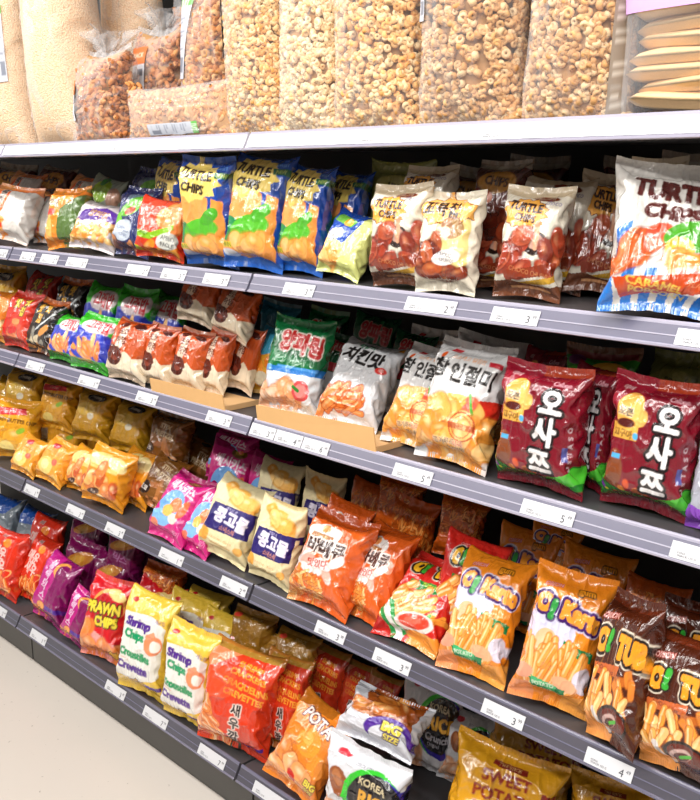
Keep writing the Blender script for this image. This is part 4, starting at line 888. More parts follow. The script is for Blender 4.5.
sack(-2.585, 1.55, .26, .27, 'curl', BROWN, 'small twisted clear bag of brown puffs left of the lying bag', [(.10, .34, .32, .66, 'orange')], var='pouch', n=620, size=.019, lean=.1, name='puff_bag', knot=True, group='small clear bags of brown puffs')
sack(-2.50, 1.71, .25, .34, 'curl', BROWN, 'small twisted clear bag of brown puffs behind the lying bag, left of the tall one', [(.22, .52, .46, .80, 'orange')], var='pouch', n=620, size=.019, name='puff_bag', knot=True, group='small clear bags of brown puffs')
sack(-2.44, 1.81, .22, .42, 'curl', BROWN, 'clear bag of brown puffs furthest back with its twisted top at the frame edge', var='pouch', n=620, size=.019, name='puff_bag', knot=True, group='small clear bags of brown puffs', yaw=.2)
sack(-2.235, 1.69, .27, .46, 'ring', TOAST, 'tall clear bag of toasted brown cones leaning above the lying bag', [(.10, .38, .42, .80, 'white', .2)], n=1000, size=.019, lean=.05, roll=.08, name='puff_bag', group='small clear bags of brown puffs')
sack(-2.395, 1.535, .17, .50, 'curl', ['D89A58', 'C88444', 'E4B078'], 'clear bag of tan puffs lying on its side along the shelf edge', [(.60, .74, .35, .70, 'white')], var='sack', n=900, size=.017, roll=math.pi / 2, yaw=.06, z=1.842, name='puff_bag', group='small clear bags of brown puffs')
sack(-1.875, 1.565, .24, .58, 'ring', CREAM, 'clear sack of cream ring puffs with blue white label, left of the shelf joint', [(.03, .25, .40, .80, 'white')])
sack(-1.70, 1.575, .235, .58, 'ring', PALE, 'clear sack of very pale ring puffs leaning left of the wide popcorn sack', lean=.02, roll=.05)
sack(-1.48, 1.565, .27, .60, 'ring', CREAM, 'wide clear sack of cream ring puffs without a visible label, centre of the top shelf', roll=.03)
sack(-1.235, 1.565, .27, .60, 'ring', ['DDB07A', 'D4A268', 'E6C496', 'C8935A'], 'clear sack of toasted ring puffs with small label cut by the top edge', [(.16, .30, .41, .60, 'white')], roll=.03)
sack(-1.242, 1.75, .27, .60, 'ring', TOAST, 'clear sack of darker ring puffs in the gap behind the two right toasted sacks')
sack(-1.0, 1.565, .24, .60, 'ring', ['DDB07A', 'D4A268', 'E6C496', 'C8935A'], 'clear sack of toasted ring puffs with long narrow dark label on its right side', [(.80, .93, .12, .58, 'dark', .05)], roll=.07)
sack(-1.035, 1.75, .25, .60, 'ring', TOAST, 'clear sack of darker ring puffs behind the flat cracker bag')
# the bag of flat round crackers
t = bpy.data.objects.new('cracker_bag', None); COL.objects.link(t); t.location = (-.77, 1.575, 1.786)
tag(t, 'clear bag of stacked pale round crackers with lilac label at the far right', 'bag of crackers')
P = variant('sack'); S_ = np.array([.30, .30, .52 / 1.75]); f_ = grid_mesh('film', up(P, 130, 110) * S_, None, 0, 129); f_.materials.append(FILM); link('film', f_, t)
crk = mat('pale_rice_cracker', 'F4CE98', .7, noise=(30, .10), bump=(60, .4))
rng = np.random.default_rng(9); n2, rings = 48, 9
v_, fc = [], []
for side in (1, -1):
    for i in range(rings):
        q = i / (rings - 1); r = q
        zz = side * .5 * math.sqrt(max(0, 1 - q ** 3.2)) + .04 * math.sin(q * 5)
        for j in range(n2):
            a = 2 * math.pi * j / n2; v_.append((r * math.cos(a), r * math.sin(a), zz + .10 * q * math.sin(2 * a + 1)))
K = rings * n2
for s0 in (0, K):
    for i in range(rings - 1):
        for j in range(n2):
            q4 = (s0 + i * n2 + j, s0 + i * n2 + (j + 1) % n2, s0 + (i + 1) * n2 + (j + 1) % n2, s0 + (i + 1) * n2 + j); fc.append(q4 if s0 == 0 else q4[::-1])
for j in range(n2): a_, b_ = (rings - 1) * n2 + j, (rings - 1) * n2 + (j + 1) % n2; fc.append((a_, b_, K + b_, K + a_))
cm = bpy.data.meshes.new('cracker'); cm.from_pydata(v_, [], fc); cm.polygons.foreach_set('use_smooth', [True] * len(fc)); cm.materials.append(crk)
for i in range(20):
    o = link('cracker', cm, t); zc = .024 + i * .0235
    o.location = (rng.uniform(-.004, .004), rng.uniform(-.003, .003), zc); o.scale = (.124 + rng.uniform(-.006, .004), .078, .033); o.rotation_euler = (rng.normal(0, .03), rng.normal(0, .03), rng.uniform(-.2, .2))
sticker(P, .30, .52 / 1.75, .08, .92, .40, .62, 'lilac', t)

# ------------------------------------------------------------------ printed snack bags
ITEMS = [  # design, x, y, z, yaw, lean, roll, width, height, label, group
    ('chilli_white', -3.210, 1.515, 1.4647, 0.35, 0.42, 0.11, 0.206, 0.212, 'white snack bag with orange panel at the far left end of the second shelf', 'white bags with orange panel'),
    ('chilli_white', -3.150, 1.623, 1.4559, 0.01, 0.28, 0.03, 0.138, 0.191, 'white snack bag squeezed between the far left white bag and the green and orange one', 'white bags with orange panel'),
    ('orange_green', -2.809, 1.523, 1.4585, 0.12, 0.26, -0.05, 0.186, 0.204, 'snack bag half orange and half olive green with diagonal orange stripe', None),
    ('purple_ring', -2.663, 1.527, 1.4643, 0.32, 0.45, 0.12, 0.185, 0.169, 'short slumped snack bag with purple banner over golden rings', None),
    ('lime', -2.826, 1.679, 1.4683, 0.04, 0.02, 0.16, 0.175, 0.222, 'pale snack bag with lime green blob standing behind the purple banner bag', None),
    ('navy_leaf', -2.450, 1.535, 1.4584, 0.02, 0.27, 0.05, 0.173, 0.208, 'navy snack bag with green patch and grey oval left of the red fromage bag', 'navy snack bags'),
    ('apero', -2.287, 1.523, 1.4607, 0.21, 0.13, 0.08, 0.181, 0.177, 'red and orange bag with pale oval reading apero facile', None),
    ('turtle_corn', -2.352, 1.638, 1.4570, -0.12, -0.06, 0.03, 0.178, 0.285, 'blue and yellow corn chips bag standing behind the apero bag', 'blue and yellow corn chips bags'),
    ('turtle_corn', -2.040, 1.520, 1.4581, 0.14, -0.05, 0.04, 0.189, 0.283, 'tall blue and yellow corn chips bag just left of the shelf joint', 'blue and yellow corn chips bags'),
    ('turtle_corn', -1.881, 1.523, 1.4593, 0.23, 0.16, 0.06, 0.186, 0.290, 'tall blue and yellow corn chips bag standing over the shelf joint', 'blue and yellow corn chips bags'),
    ('turtle_corn', -1.742, 1.558, 1.4577, 0.01, 0.13, 0.05, 0.156, 0.263, 'blue and yellow corn chips bag right behind the one over the shelf joint', 'blue and yellow corn chips bags'),
    ('turtle_corn', -1.707, 1.625, 1.4565, -0.09, 0.25, 0.03, 0.156, 0.258, 'shaded blue and yellow corn chips bag behind the slumped pale yellow bag', 'blue and yellow corn chips bags'),
    ('pale_blue', -1.593, 1.534, 1.4629, 0.02, 0.41, 0.14, 0.143, 0.166, 'slumped pale yellow and blue bag leaning right on the second shelf', None),
    ('turtle_choco', -1.381, 1.521, 1.4570, -0.04, 0.07, -0.04, 0.169, 0.220, 'cream and brown choco chips bag left of the bag with a Korean star title', 'cream and brown choco chips bags'),
    ('kkobuk', -1.247, 1.503, 1.4555, 0.01, 0.18, -0.02, 0.154, 0.210, 'cream bag with orange star and Korean title on the second shelf', None),
    ('turtle_choco', -1.219, 1.628, 1.4567, -0.11, 0.15, -0.04, 0.145, 0.183, 'choco chips bag in the gap right of the Korean star bag', 'cream and brown choco chips bags'),
    ('turtle_choco', -1.075, 1.538, 1.4564, 0.12, 0.18, 0.03, 0.145, 0.220, 'front choco chips bag in the middle of the right half of the second shelf', 'cream and brown choco chips bags'),
    ('turtle_choco', -1.108, 1.650, 1.4601, 0.27, 0.07, 0.08, 0.150, 0.234, 'choco chips bag directly behind the front one on the right', 'cream and brown choco chips bags'),
    ('turtle_caramel', -0.768, 1.471, 1.4609, 0.57, 0.44, 0.08, 0.191, 0.276, 'big white bag reading caramel popcorn with blue stripes at the far right', None),
    ('dark_brown', -3.580, 1.702, 1.4620, 0.34, 0.24, 0.08, 0.193, 0.283, 'dark brown chips bag at the back left corner of the second shelf', 'dark brown chips bags at the back'),
    ('dark_brown', -3.243, 1.670, 1.4599, 0.21, 0.32, 0.07, 0.184, 0.285, 'dark brown chips bag behind the half green bag', 'dark brown chips bags at the back'),
    ('navy_leaf', -2.589, 1.670, 1.4580, 0.01, 0.18, 0.05, 0.173, 0.262, 'navy snack bag standing behind another navy one and the apero bag', 'navy snack bags'),
    ('olive', -1.572, 1.727, 1.4568, 0.10, 0.03, 0.03, 0.189, 0.273, 'olive green snack bag behind the choco chips and Korean star bags', None),
    ('dark_brown', -1.382, 1.738, 1.4624, 0.03, -0.01, 0.11, 0.152, 0.251, 'dark brown chips bag behind the Korean star bag', 'dark brown chips bags at the back'),
    ('dark_brown', -1.244, 1.791, 1.4578, 0.13, 0.01, 0.05, 0.144, 0.277, 'dark brown chips bag in the back row behind the right choco chips bags', 'dark brown chips bags at the back'),
    ('turtle_choco', -1.008, 1.665, 1.4609, 0.61, 0.26, 0.13, 0.113, 0.247, 'shaded choco chips bag between the choco row and the caramel popcorn bag', 'cream and brown choco chips bags'),
    ('dark_brown', -1.005, 1.766, 1.4585, 0.60, 0.19, 0.07, 0.123, 0.274, 'dark brown chips bag behind the left edge of the caramel popcorn bag', 'dark brown chips bags at the back'),
    ('dark_brown', -0.844, 1.725, 1.4566, 0.62, 0.24, 0.04, 0.124, 0.288, 'dark brown chips bag behind the caramel popcorn bag', 'dark brown chips bags at the back'),
    ('orange_cheese', -3.385, 1.507, 1.1052, 0.28, 0.29, 0.07, 0.195, 0.197, 'orange bag of golden chips at the far left of the third shelf', None),
    ('red_graffiti', -3.167, 1.509, 1.1011, 0.04, 0.33, 0.02, 0.185, 0.205, 'red bag with yellow graffiti letters beside the black one, front row', 'red graffiti letter bags'),
    ('black_graffiti', -2.997, 1.507, 1.1007, -0.02, 0.39, 0.02, 0.182, 0.200, 'black bag with yellow graffiti letters standing in the front row', 'black graffiti letter bags'),
    ('whale', -2.839, 1.501, 1.0990, -0.04, 0.39, -0.00, 0.182, 0.166, 'green and blue bag with red Korean title right of the black bag, front row', 'green and blue bags with red title'),
    ('whale', -2.627, 1.474, 1.1042, 0.10, 0.40, 0.06, 0.195, 0.185, 'green and blue bag with Korean title next to the brown and cream front bags', 'green and blue bags with red title'),
    ('choco_cream', -2.427, 1.482, 1.0990, -0.00, 0.27, 0.00, 0.192, 0.192, 'leftmost brown and cream bag of the front row', 'brown and cream bags'),
    ('choco_cream', -2.300, 1.500, 1.1021, 0.05, 0.24, 0.05, 0.135, 0.183, 'second from left brown and cream bag of the front row', 'brown and cream bags'),
    ('choco_cream', -2.181, 1.518, 1.1034, 0.09, 0.28, 0.07, 0.138, 0.180, 'middle brown and cream bag behind the left cardboard strip', 'brown and cream bags'),
    ('choco_cream', -2.103, 1.545, 1.1034, 0.10, 0.25, 0.09, 0.101, 0.186, 'fourth brown and cream bag at the right end of the left cardboard strip', 'brown and cream bags'),
    ('choco_cream', -2.059, 1.607, 1.1079, 0.20, 0.16, 0.19, 0.094, 0.193, 'rightmost brown and cream bag, standing free beside the cardboard strip', 'brown and cream bags'),
    ('cyan_yellow', -1.995, 1.640, 1.1017, 0.02, 0.26, 0.05, 0.108, 0.200, 'cyan and golden bag half hidden behind the green and white bag', 'cyan and golden bags'),
    ('onion', -1.778, 1.538, 1.1048, 0.27, 0.33, 0.07, 0.180, 0.253, 'green and white bag with red Korean title standing in the right cardboard tray', None),
    ('chicken', -1.587, 1.552, 1.1064, 0.22, 0.58, 0.10, 0.181, 0.236, 'white bag with black Korean title and fried sticks in the right cardboard tray', None),
    ('injeolmi', -1.376, 1.539, 1.1025, 0.07, 0.47, 0.05, 0.156, 0.241, 'white and golden bag with round stamp, left one of the two in front', 'white and golden stamp bags'),
    ('injeolmi', -1.221, 1.497, 1.1027, 0.01, 0.33, 0.04, 0.193, 0.267, 'white and golden bag with round stamp left of the dark red bags, in front', 'white and golden stamp bags'),
    ('osatsu', -1.002, 1.503, 1.1004, -0.06, 0.09, -0.01, 0.203, 0.248, 'dark red and green bag with big white Korean letters, left front one', 'dark red and green bags'),
    ('osatsu', -0.949, 1.576, 1.0990, -0.28, 0.09, -0.00, 0.119, 0.244, 'dark red and green bag wedged between the two front dark red bags', 'dark red and green bags'),
    ('osatsu', -0.790, 1.523, 1.1017, 0.01, 0.09, 0.03, 0.180, 0.250, 'dark red and green bag with big white Korean letters at the right frame edge', 'dark red and green bags'),
    ('grey_violet', -0.655, 1.509, 1.0990, -0.20, 0.21, -0.00, 0.119, 0.155, 'grey and violet bag cut by the right frame edge on the third shelf', None),
    ('yellow_black', -3.563, 1.638, 1.1015, 0.25, 0.24, 0.03, 0.186, 0.263, 'mustard yellow bag at the back left of the third shelf', 'yellow bags with dark oval'),
    ('red_graffiti', -3.344, 1.650, 1.1036, 0.13, 0.32, 0.06, 0.175, 0.254, 'red bag with yellow graffiti letters in the back row', 'red graffiti letter bags'),
    ('black_graffiti', -3.082, 1.643, 1.1009, 0.12, 0.32, 0.02, 0.177, 0.252, 'black bag with yellow graffiti letters in the back row', 'black graffiti letter bags'),
    ('whale', -2.815, 1.609, 1.1028, 0.09, 0.23, 0.04, 0.175, 0.256, 'green and blue bag in the back row, left one', 'green and blue bags with red title'),
    ('whale', -2.627, 1.612, 1.1027, 0.12, 0.26, 0.04, 0.175, 0.257, 'green and blue bag in the back row, middle one', 'green and blue bags with red title'),
    ('whale', -2.539, 1.664, 1.1045, 0.13, 0.29, 0.07, 0.165, 0.245, 'green and blue bag in the back row, right one beside the upper brown bags', 'green and blue bags with red title'),
    ('choco_cream', -2.263, 1.614, 1.2730, 0.08, 0.28, 0.12, 0.159, 0.157, 'brown and cream bag piled above the front row, left one of two', 'brown and cream bags'),
    ('choco_cream', -2.080, 1.594, 1.2547, 0.01, 0.30, 0.14, 0.157, 0.159, 'brown and cream bag piled above the front row, right one of two', 'brown and cream bags'),
    ('cyan_yellow', -2.184, 1.831, 1.1092, 0.28, 0.09, 0.15, 0.135, 0.224, 'cyan and golden bag in the back row behind the green and white bag', 'cyan and golden bags'),
    ('onion_red', -1.713, 1.734, 1.1077, 0.40, 0.19, 0.14, 0.126, 0.245, 'dark green bag with red Korean title behind the white fried stick bag', 'dark green bags at the back'),
    ('onion_red', -1.813, 1.717, 1.1091, 0.38, 0.23, 0.18, 0.118, 0.182, 'dark green bag with red Korean title between the two tray bags', 'dark green bags at the back'),
    ('onion_red', -1.566, 1.732, 1.1050, 0.21, 0.17, 0.10, 0.118, 0.215, 'dark green bag with red Korean title behind the left round stamp bag', 'dark green bags at the back'),
    ('injeolmi', -1.287, 1.653, 1.1163, 0.61, 0.03, 0.21, 0.164, 0.240, 'white and golden bag in the back row behind the round stamp bags', 'white and golden stamp bags'),
    ('green_gold', -0.978, 1.662, 1.0997, 0.24, 0.05, 0.01, 0.153, 0.267, 'green and gold bag behind the dark red bags', None),
    ('olive', -0.819, 1.717, 1.1062, -0.27, 0.06, -0.09, 0.162, 0.260, 'olive bag in shade at the back right of the third shelf', None),
    ('honey_butter', -3.302, 1.527, 0.6661, 0.54, 0.20, 0.07, 0.208, 0.232, 'large yellow honey butter chip bag at the far left end', 'honey butter chip bags'),
    ('honey_butter', -3.175, 1.666, 0.6664, 0.38, 0.13, 0.08, 0.181, 0.186, 'yellow honey butter chip bag standing second, behind the small yellow packs', 'honey butter chip bags'),
    ('honey_small', -3.119, 1.465, 0.6654, 0.12, 0.51, 0.10, 0.148, 0.145, 'small yellow pack leaning at the rail, left one of two', 'small yellow packs'),
    ('honey_small', -2.955, 1.476, 0.6673, 0.09, 0.55, 0.12, 0.161, 0.161, 'small yellow pack leaning at the rail, right one of two', 'small yellow packs'),
    ('choco_stick', -2.805, 1.510, 0.6606, -0.00, 0.37, 0.02, 0.167, 0.160, 'yellow choco stick bag tucked left of the front one', 'yellow choco stick bags'),
    ('choco_stick', -2.615, 1.483, 0.6695, 0.22, 0.34, 0.12, 0.191, 0.192, 'front yellow choco stick bag with pale cream patches', 'yellow choco stick bags'),
    ('choco_stick', -2.579, 1.562, 0.6590, -0.00, 0.40, -0.00, 0.180, 0.191, 'yellow choco stick bag behind the front one, beside the brown pretzel bag', 'yellow choco stick bags'),
    ('pretzel', -2.468, 1.568, 0.6754, 0.35, 0.48, 0.28, 0.136, 0.185, 'brown stix pretzel bag in the front row left of the pink bags', 'brown pretzel bags'),
    ('pink', -2.232, 1.456, 0.6616, -0.06, 0.62, 0.03, 0.187, 0.218, 'hot pink bag with light blue patches leaning at the rail, left one', 'hot pink bags'),
    ('pink', -2.105, 1.464, 0.6591, -0.06, 0.58, 0.00, 0.138, 0.215, 'hot pink bag with light blue patches tucked beside the left cream bag', 'hot pink bags'),
    ('kong', -1.995, 1.479, 0.6718, 0.19, 0.40, 0.15, 0.184, 0.230, 'cream bag with purple band and Korean title, left one', 'cream bags with purple band'),
    ('kong', -1.799, 1.485, 0.6627, 0.01, 0.29, 0.05, 0.166, 0.227, 'cream bag with purple band and Korean title over the shelf joint, right one', 'cream bags with purple band'),
    ('barbecue', -1.598, 1.464, 0.6590, 0.00, 0.51, -0.00, 0.209, 0.250, 'orange noodle snack bag with white cloud print, left one', 'orange cloud print bags'),
    ('barbecue', -1.485, 1.499, 0.6608, -0.11, 0.56, -0.03, 0.158, 0.245, 'orange noodle snack bag with white cloud print, right one beside the red tube bag', 'orange cloud print bags'),
    ('tube_red', -1.326, 1.475, 0.6622, -0.06, 0.86, -0.05, 0.197, 0.236, 'red potato tube bag with tomato dip leaning in the front row', 'red tube bags'),
    ('karto', -1.135, 1.476, 0.6590, 0.11, 0.47, -0.00, 0.170, 0.272, 'orange yellow potato stick bag with purple outlined title, left one', 'orange yellow potato stick bags'),
    ('karto', -0.947, 1.481, 0.6691, 0.36, 0.29, 0.13, 0.161, 0.281, 'orange yellow potato stick bag with purple outlined title, right one', 'orange yellow potato stick bags'),
    ('tube_brown', -0.786, 1.444, 0.6716, -0.50, 0.29, -0.18, 0.148, 0.284, 'narrow turned brown tube bag hanging over the price rail', 'brown tube bags'),
    ('tube_brown', -0.658, 1.455, 0.6692, -0.21, 0.22, -0.13, 0.162, 0.247, 'brown tube bag at the right frame edge, front row', 'brown tube bags'),
    ('yellow_black', -3.559, 1.635, 0.6633, 0.42, 0.29, 0.04, 0.200, 0.263, 'yellow bag with dark oval, first in the back row of the fourth shelf', 'yellow bags with dark oval'),
    ('yellow_black', -3.371, 1.687, 0.6633, 0.32, 0.31, 0.05, 0.172, 0.258, 'yellow bag with dark oval, second in the back row of the fourth shelf', 'yellow bags with dark oval'),
    ('honey_butter', -3.137, 1.718, 0.6712, 0.44, 0.24, 0.16, 0.156, 0.226, 'yellow honey butter chip bag in the back row', 'honey butter chip bags'),
    ('yellow_black', -2.939, 1.729, 0.6759, 0.50, 0.19, 0.22, 0.158, 0.245, 'yellow bag with dark oval behind the front choco stick bag', 'yellow bags with dark oval'),
    ('yellow_black', -2.758, 1.736, 0.6743, 0.47, 0.24, 0.23, 0.138, 0.228, 'yellow bag with dark oval behind the brown pretzel bag', 'yellow bags with dark oval'),
    ('pretzel', -2.589, 1.719, 0.6777, 0.42, 0.20, 0.30, 0.130, 0.202, 'brown stix pretzel bag right behind the front one', 'brown pretzel bags'),
    ('pretzel', -2.480, 1.733, 0.6713, 0.30, 0.34, 0.19, 0.135, 0.193, 'brown stix pretzel bag furthest back beside the pink bags', 'brown pretzel bags'),
    ('pink', -2.241, 1.663, 0.6718, 0.46, 0.23, 0.17, 0.153, 0.244, 'hot pink bag in the back row, left one', 'hot pink bags'),
    ('pink', -2.122, 1.711, 0.6699, 0.32, 0.19, 0.17, 0.133, 0.226, 'hot pink bag in the back row, right one in shade', 'hot pink bags'),
    ('kong', -2.019, 1.676, 0.6667, 0.32, 0.20, 0.11, 0.145, 0.238, 'cream bag in the back row behind the purple band bags, left one', 'cream bags with purple band'),
    ('kong', -1.884, 1.731, 0.6675, 0.29, 0.09, 0.13, 0.133, 0.228, 'cream bag in the back row behind the purple band bags, right one', 'cream bags with purple band'),
    ('noodle_orange', -1.685, 1.720, 0.6683, 0.27, 0.06, 0.13, 0.140, 0.242, 'dark orange noodle print bag in the back row, left one', 'dark orange noodle print bags'),
    ('noodle_orange', -1.539, 1.723, 0.6677, 0.20, 0.03, 0.13, 0.134, 0.239, 'dark orange noodle print bag in the back row, right one', 'dark orange noodle print bags'),
    ('barbecue', -1.713, 1.629, 0.6747, 0.33, 0.15, 0.24, 0.134, 0.201, 'orange noodle snack bag behind the two front ones with cloud print', 'orange cloud print bags'),
    ('tube_red', -1.254, 1.560, 0.6741, 0.46, 0.25, 0.21, 0.148, 0.243, 'red potato tube bag behind the front red one', 'red tube bags'),
    ('karto', -1.177, 1.703, 0.6651, 0.29, 0.08, 0.08, 0.145, 0.256, 'orange yellow potato stick bag in the back row, left one', 'orange yellow potato stick bags'),
    ('karto', -1.018, 1.690, 0.6725, 0.42, 0.06, 0.18, 0.153, 0.253, 'orange yellow potato stick bag right behind the right front one', 'orange yellow potato stick bags'),
    ('noodle_orange', -0.854, 1.678, 0.6635, 0.20, 0.13, 0.07, 0.129, 0.237, 'dark orange noodle print bag behind the brown tube bags', 'dark orange noodle print bags'),
    ('tube_brown', -0.754, 1.653, 0.6618, 0.29, 0.13, 0.05, 0.120, 0.237, 'brown tube bag in the back row behind the frame edge one', 'brown tube bags'),
    ('red_fire', -3.265, 1.413, 0.1683, 0.16, 0.35, 0.01, 0.191, 0.260, 'bright red bag with white Korean letters at the far left of the bottom shelf', 'bright red bags'),
    ('red_fire', -3.152, 1.463, 0.1760, 0.21, 0.39, 0.14, 0.137, 0.246, 'bright red bag with white Korean letters beside the magenta bags', 'bright red bags'),
    ('magenta', -2.943, 1.428, 0.1765, 0.08, 0.37, 0.11, 0.182, 0.238, 'magenta bag with vertical white letters, left one in front', 'magenta bags in front'),
    ('magenta', -2.743, 1.411, 0.1817, 0.21, 0.31, 0.26, 0.121, 0.185, 'magenta bag with vertical white letters, right one in front', 'magenta bags in front'),
    ('banana', -2.582, 1.427, 0.1670, 0.19, 0.34, -0.00, 0.195, 0.275, 'red and pink bag reading prawn chips in yellow, front row', 'red and pink prawn chips bags'),
    ('shrimp_yellow', -2.303, 1.401, 0.1707, 0.19, 0.20, 0.04, 0.205, 0.316, 'yellow and white shrimp chips bag, left one in front', 'shrimp chips bags'),
    ('shrimp_yellow', -2.081, 1.407, 0.1728, 0.14, 0.13, 0.06, 0.194, 0.295, 'yellow and white shrimp chips bag beside the red shrimp crackers, in front', 'shrimp chips bags'),
    ('shrimp_red', -1.883, 1.414, 0.1736, 0.27, 0.25, 0.06, 0.237, 0.288, 'orange red shrimp crackers bag at the front, first of the row', 'red shrimp crackers bags'),
    ('shrimp_red', -1.792, 1.504, 0.1684, 0.14, 0.23, -0.02, 0.158, 0.269, 'orange red shrimp crackers bag right behind the front one', 'red shrimp crackers bags'),
    ('shrimp_red', -1.798, 1.630, 0.1741, 0.18, 0.23, 0.10, 0.142, 0.252, 'orange red shrimp crackers bag third in the row, in shade', 'red shrimp crackers bags'),
    ('potato_orange', -1.622, 1.388, 0.1906, 0.26, 0.47, 0.30, 0.180, 0.241, 'orange bag with potato print slumped at the bottom frame edge', None),
    ('rice', -1.385, 1.414, 0.1751, 0.11, 0.05, 0.07, 0.235, 0.235, 'silver white rice crunch bag with black and green oval in front', 'rice crunch bags'),
    ('rice_big', -1.394, 1.451, 0.3870, 0.11, 0.85, -0.00, 0.224, 0.138, 'white big size bag lying on top of the front rice crunch bag', None),
    ('rice', -1.458, 1.706, 0.1782, 0.34, 0.06, 0.13, 0.175, 0.273, 'silver white rice crunch bag standing behind the big size bag', 'rice crunch bags'),
    ('sweet_potato', -1.128, 1.551, 0.1876, 0.38, 0.24, 0.16, 0.261, 0.266, 'yellow sweet potato sticks bag in front at the bottom edge', 'sweet potato sticks bags'),
    ('sweet_potato', -1.180, 1.729, 0.2128, 0.87, 0.11, 0.37, 0.254, 0.215, 'yellow sweet potato sticks bag right behind the front one', 'sweet potato sticks bags'),
    ('sweet_potato', -0.935, 1.725, 0.1708, 0.39, 0.17, 0.04, 0.191, 0.218, 'yellow sweet potato sticks bag at the bottom right near the corner', 'sweet potato sticks bags'),
    ('blue_grey', -3.605, 1.559, 0.1670, 0.27, 0.34, 0.00, 0.185, 0.271, 'blue and grey bag at the back left of the bottom shelf, left one', 'blue and grey bags'),
    ('blue_grey', -3.418, 1.591, 0.1728, 0.26, 0.32, 0.07, 0.178, 0.254, 'blue and grey bag at the back left of the bottom shelf, right one', 'blue and grey bags'),
    ('red_fire', -3.253, 1.566, 0.1715, 0.23, 0.23, 0.05, 0.171, 0.270, 'bright red bag in the back row of the bottom shelf', 'bright red bags'),
    ('magenta_dark', -2.979, 1.566, 0.1761, 0.28, 0.21, 0.11, 0.172, 0.250, 'dark magenta bag in the back row, left one', 'dark magenta bags at the back'),
    ('magenta_dark', -2.832, 1.587, 0.1755, 0.30, 0.23, 0.11, 0.161, 0.233, 'dark magenta bag in the back row, middle one', 'dark magenta bags at the back'),
    ('magenta_dark', -2.851, 1.684, 0.1785, 0.32, 0.23, 0.14, 0.165, 0.223, 'dark magenta bag in the back row, right one furthest back', 'dark magenta bags at the back'),
    ('banana', -2.516, 1.569, 0.1820, 0.40, 0.18, 0.18, 0.174, 0.232, 'red and pink bag in the back row behind the shrimp chips', 'red and pink prawn chips bags'),
    ('shrimp_yellow', -2.285, 1.534, 0.1735, 0.30, 0.22, 0.07, 0.180, 0.276, 'yellow and white shrimp chips bag in the back row, left one', 'shrimp chips bags'),
    ('shrimp_yellow', -2.131, 1.543, 0.1711, 0.24, 0.22, 0.05, 0.163, 0.265, 'yellow and white shrimp chips bag in the back row, right one', 'shrimp chips bags'),
    ('gold', -2.022, 1.559, 0.1749, 0.29, 0.19, 0.10, 0.158, 0.246, 'dull gold bag behind the red shrimp crackers, left one', 'dull gold bags'),
    ('gold', -1.920, 1.594, 0.1755, 0.32, 0.21, 0.12, 0.146, 0.238, 'dull gold bag behind the red shrimp crackers, right one', 'dull gold bags'),
    ('shrimp_red', -1.736, 1.690, 0.1762, 0.35, 0.17, 0.18, 0.103, 0.211, 'orange red shrimp crackers bag fourth in the row, in shade', 'red shrimp crackers bags'),
    ('shrimp_red', -1.651, 1.715, 0.1771, 0.42, 0.12, 0.21, 0.097, 0.196, 'orange red shrimp crackers bag last in the row, in shade', 'red shrimp crackers bags'),
    ('yellow_black', -3.381, 1.595, 0.7790, 0.29, 0.34, -0.00, 0.189, 0.211, 'yellow bag with dark oval piled highest at the far left of the fourth shelf', 'yellow bags with dark oval'),
    ('honey_butter', -3.182, 1.634, 0.7790, 0.21, 0.36, -0.00, 0.189, 0.198, 'yellow honey butter chip bag piled up at the very back', 'honey butter chip bags'),
    ('yellow_black', -2.953, 1.648, 0.7790, 0.16, 0.37, -0.00, 0.192, 0.192, 'yellow bag with dark oval piled up in the middle of the yellow stock', 'yellow bags with dark oval'),
    ('yellow_black', -2.746, 1.666, 0.7790, 0.12, 0.37, -0.00, 0.179, 0.181, 'yellow bag with dark oval piled up furthest right of the yellow stock', 'yellow bags with dark oval'),
    ('pretzel', -2.528, 1.669, 0.7790, 0.06, 0.34, -0.00, 0.181, 0.173, 'brown stix pretzel bag piled on top at the back', 'brown pretzel bags'),
    ('pink', -2.262, 1.705, 0.7807, 0.13, 0.46, 0.02, 0.172, 0.163, 'hot pink bag piled highest at the back', 'hot pink bags'),
    ('noodle_orange', -1.580, 1.722, 0.7844, 0.25, 0.25, 0.08, 0.136, 0.159, 'dark orange noodle print bag piled on top at the back', 'dark orange noodle print bags'),
    ('noodle_orange', -1.374, 1.718, 0.7846, 0.26, 0.23, 0.09, 0.127, 0.155, 'dark orange noodle print bag piled up behind the red tube bags', 'dark orange noodle print bags'),
    ('karto', -1.133, 1.741, 0.7897, 0.42, 0.13, 0.18, 0.121, 0.151, 'orange yellow potato stick bag piled on top at the back', 'orange yellow potato stick bags'),
    ('magenta_dark', -3.033, 1.634, 0.2975, 0.23, 0.32, 0.01, 0.178, 0.187, 'dark magenta bag piled highest at the back, left one', 'dark magenta bags at the back'),
    ('magenta_dark', -2.804, 1.651, 0.3031, 0.28, 0.27, 0.08, 0.169, 0.181, 'dark magenta bag piled highest at the back, right one', 'dark magenta bags at the back'),
    ('noodle_orange', -2.526, 1.617, 0.2689, 0.21, 0.26, 0.02, 0.176, 0.181, 'dark orange noodle print bag on the bottom shelf behind the shrimp chips', 'dark orange noodle print bags'),
    ('shrimp_yellow', -2.264, 1.600, 0.2670, 0.20, 0.28, -0.00, 0.175, 0.179, 'yellow and white shrimp chips bag piled highest at the back', 'shrimp chips bags'),
    ('gold', -2.022, 1.577, 0.2870, 0.16, 0.34, -0.00, 0.160, 0.183, 'dull gold bag piled on top at the back, left one', 'dull gold bags'),
    ('gold', -1.849, 1.591, 0.2870, 0.15, 0.33, -0.00, 0.150, 0.170, 'dull gold bag piled on top at the back, right one', 'dull gold bags'),
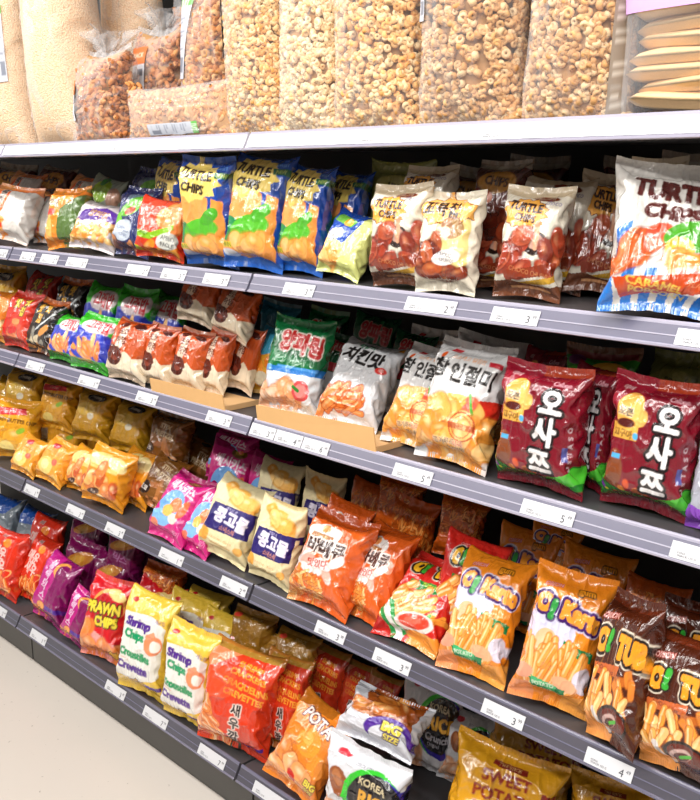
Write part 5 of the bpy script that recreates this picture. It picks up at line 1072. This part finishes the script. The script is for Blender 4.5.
    ('rice', -1.347, 1.731, 0.1764, 0.45, 0.08, 0.15, 0.130, 0.201, 'silver white rice crunch bag half hidden behind the rail above and the yellow bags', 'rice crunch bags'),
    ('green_gold', -0.857, 1.798, 1.1032, 0.02, -0.14, 0.07, 0.128, 0.244, 'green and gold bag behind the right dark red bag near the frame edge', None),
    ('osatsu', -1.117, 1.674, 1.1028, -0.14, 0.11, -0.06, 0.122, 0.240, 'dark red and green bag in shade at the back behind the left front one', 'dark red and green bags'),
    ('onion', -1.929, 1.782, 1.1050, 0.16, 0.16, 0.09, 0.135, 0.234, 'green and white bag with red Korean title in the back row', None),
    ('injeolmi', -1.531, 1.771, 1.1032, 0.20, 0.18, 0.06, 0.140, 0.227, 'white and golden bag furthest back beside the dark green bags', 'white and golden stamp bags'),
    ('turtle_choco', -1.396, 1.606, 1.5240, 0.01, 0.18, -0.00, 0.143, 0.192, 'choco chips bag piled up behind the Korean star bag', 'cream and brown choco chips bags'),
    ('dark_brown', -1.222, 1.632, 1.5240, -0.09, 0.15, -0.00, 0.141, 0.201, 'dark brown chips bag piled up left of the front choco chips bag', 'dark brown chips bags at the back'),
    ('turtle_choco', -0.865, 1.616, 1.5240, 0.05, 0.09, -0.00, 0.108, 0.201, 'choco chips bag piled up behind the caramel popcorn bag', 'cream and brown choco chips bags'),
    ('chilli_white', -3.354, 1.637, 1.4809, 0.17, 0.25, 0.08, 0.180, 0.236, 'white snack bag in the back row near the far left end', 'white bags with orange panel'),
    ('chilli_white', -2.968, 1.662, 1.4806, 0.07, 0.22, 0.08, 0.174, 0.221, 'white snack bag in the back row behind the purple banner bag', 'white bags with orange panel'),
]
MAT = {'kong': MATTE, 'karto': GLOSS}
DES = {}
cntv = {}
for n_, (dsg, x, y, z, yw, ln, rl, w_, h_, lab, grp) in enumerate(ITEMS):
    if dsg not in DES: DES[dsg] = globals()['d_' + dsg]()
    art = DES[dsg]; ra = h_ / w_
    fam = 'q' if ra < 1.2 else ('p' if ra < 1.45 else 't')
    c_ = cntv.get(dsg, 0); cntv[dsg] = c_ + 1
    var = fam + {'q': '01', 'p': '013', 't': '01'}[fam][(c_ + len(dsg)) % (2 if fam != 'p' else 3)]
    have = [v for (d, v) in MESHES if d == dsg]
    if len(have) >= 2: var = next((v for v in have if v[0] == fam), have[c_ % len(have)])
    res = .6 if x < -2.55 else (.85 if x < -1.9 else 1.15)
    body, top, bot = bag_meshes(dsg, art, var, MAT.get(dsg, GLOSS), res)
    asp = SPEC[var][0]
    o = link('snack_bag', body); o.location = (x, y, z)
    o.rotation_euler = (Matrix.Rotation(yw, 3, 'Z') @ Matrix.Rotation(-ln, 3, 'X') @ Matrix.Rotation(rl, 3, 'Y')).to_euler()
    o.scale = (w_, w_, h_ / asp)
    link('top_seal', top, o); link('bottom_seal', bot, o)
    tag(o, lab, 'bag of snacks', grp)
